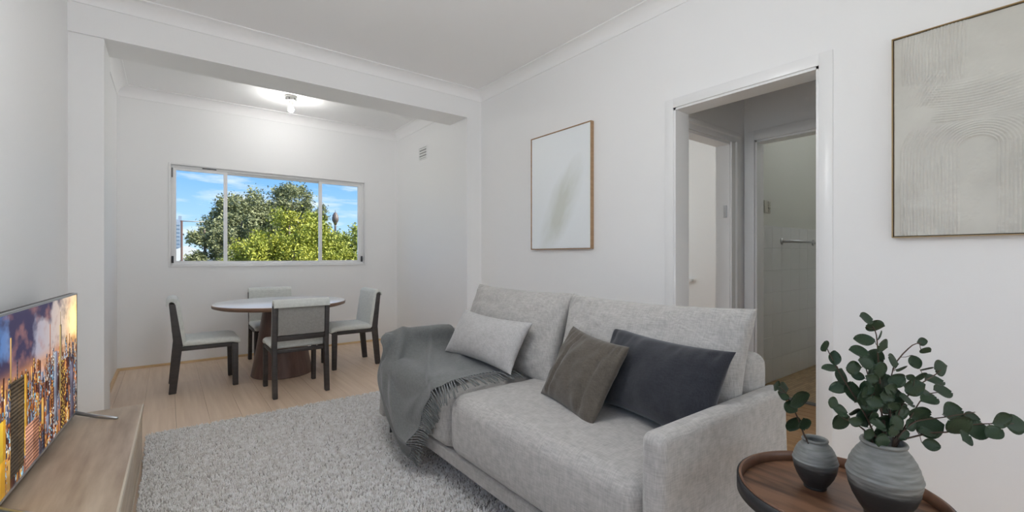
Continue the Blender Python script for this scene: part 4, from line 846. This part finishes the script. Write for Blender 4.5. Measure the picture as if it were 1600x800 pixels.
for t_ in [
 tree('tall olive gum tree left of centre in the window view', [(4.3, 38, 4.6, 1.7), (3.2, 38, 3.0, 1.7), (5.6, 38, 3.4, 1.6), (4.4, 38, 1.2, 2.0), (6.2, 38.5, 1.0, 1.6)], (4.5, 38.3), GUM, 36000, 0.102, 1),
 tree('tall airy gum tree right of centre in the window view', [(8.0, 40, 5.7, 1.5), (6.9, 40, 4.4, 1.3), (9.3, 40, 4.7, 1.2), (8.0, 40, 3.0, 1.6), (9.9, 40, 3.4, .9), (8.6, 40.5, 1.0, 2)], (8.2, 40.3), GUM, 31200, 0.096, 2),
 tree('olive green tree behind the pole at the left of the window view', [(1.6, 30, 2.3, .75), (2.4, 30, 2.2, .9), (1.45, 30, .9, .8), (2.6, 30, .6, 1.3), (3.5, 31, 2.9, .8), (1.6, 30, -.4, .9), (2.6, 30, -1.4, 1.6)], (1.8, 30.2), GUM, 28800, 0.084, 3),
 tree('broad yellow green tree in the middle of the window view', [(4.9, 25, 2.2, 1.3), (5.9, 25.5, 2.5, 1.1), (3.6, 24, 1.2, 1.2), (4.8, 23.6, .8, 1.5), (6.3, 24.5, 1.0, 1.4), (2.8, 24, .2, 1.1), (5.0, 24, -1.0, 2.2)], (4.8, 24.6), YEL, 40800, 0.078, 4),
 tree('rounded green tree at the right of the window view', [(8.1, 28, 2.0, 1.0), (9.3, 28, 2.1, 1.1), (8.0, 27.5, .9, 1.3), (9.6, 27.5, .7, 1.3), (7.2, 28, 1.7, .9), (8.8, 28, -.9, 2.0)], (8.7, 28.3), MID, 28800, 0.078, 5),
 tree('low bright yellow green tree at the right lower corner of the window view', [(7.4, 23, .6, .9), (8.4, 23, .7, .9), (6.9, 22.6, -.3, 1.2), (8.2, 22.8, -.6, 1.4)], (7.6, 23.2), YEL, 19200, 0.072, 6),
 tree('small yellow green tree at the left lower corner of the window view', [(.55, 27, .1, .8), (.2, 27, -.6, .9), (1.1, 27, -.8, .9)], (.6, 27.2), YEL, 12000, 0.072, 7),
 tree('leafy tree outside the bedroom window', [(12, 7.6, 1.9, 1.2), (12.4, 8.8, 2.6, 1.2), (11.6, 6.6, .6, 1.2)], (12, 7.7), GUM, 19200, 0.060, 8)]: t_['group'] = G_
# observation tower on the skyline
tw = thing('observation_tower', 'slim tower with a round turret far off on the skyline', 'tower', (114.4, 400, GND))
TWM = mat('tower_bronze', (.16, .12, .11), .5); 
MB().lathe([(0, 0), (1.1, 0), (.8, 33), (.8, 36), (0, 36)], 0, 0, 20).build('shaft', TWM, tw, smooth=True)
MB().lathe([(0, 35), (1.0, 35), (1.5, 36.5), (2.3, 38.0), (2.7, 39.0), (2.7, 41.5), (2.3, 42.0), (2.3, 43.4), (1.7, 44), (1.4, 45), (.7, 45.6), (0, 45.6)], 0, 0, 28).build('turret', TWM, tw, smooth=True)
MB().lathe([(0, 45.5), (.3, 45.5), (.12, 48), (0, 48)], 0, 0, 8).build('spire', TWM, tw, smooth=True)
bd = thing('office_building', 'hazy blue grey office block far off at the left of the window', 'building', (3.4, 300, GND))
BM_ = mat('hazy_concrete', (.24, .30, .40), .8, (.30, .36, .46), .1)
MB().box(-2.3, 1.6, -3, 3, 0, 26.3).build('lower_block', BM_, bd); MB().box(-1.0, 2.6, -2, 4, 0, 27.5).build('upper_block', BM_, bd); MB().box(1.0, 2.4, -1, 1, 27.5, 29.6).build('roof_plant', BM_, bd)
wband = None
for k in range(11):
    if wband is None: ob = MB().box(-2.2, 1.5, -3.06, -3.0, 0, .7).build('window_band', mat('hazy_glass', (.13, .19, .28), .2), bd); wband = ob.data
    else: ob = bpy.data.objects.new('window_band', wband); COL.objects.link(ob); ob.parent = bd
    ob.location = (0, 0, 4+k*2.0)
hs = thing('house', 'white low building with a pale roof at the lower left of the window', 'building', (.7, 45, GND))
HW = mat('white_render', (.75, .75, .75), .7)
MB().box(-2.5, 3.5, 0, 7, 0, 7.6).build('wall', HW, hs); MB().prism([(-2.9, 7.5), (3.9, 7.5), (.5, 9.0)], -.4, 7.4, 'y').build('roof', mat('pale_metal_roof', (.66, .67, .70), .5), hs)
up = thing('utility_pole', 'thin rusty pole with a crossbar outside the left window light', 'pole', (.43, 22, GND))
RUST = mat('rusty_steel', (.10, .05, .04), .7)
MB().tube([(0, 0, 0), (0, 0, 9.55)], .035, 8).build('pole', RUST, up, smooth=True); MB().tube([(-.05, 0, 9.53), (.75, 0, 9.53)], .022, 8).build('crossbar', mat('grey_steel', (.35, .35, .35), .5), up, smooth=True)
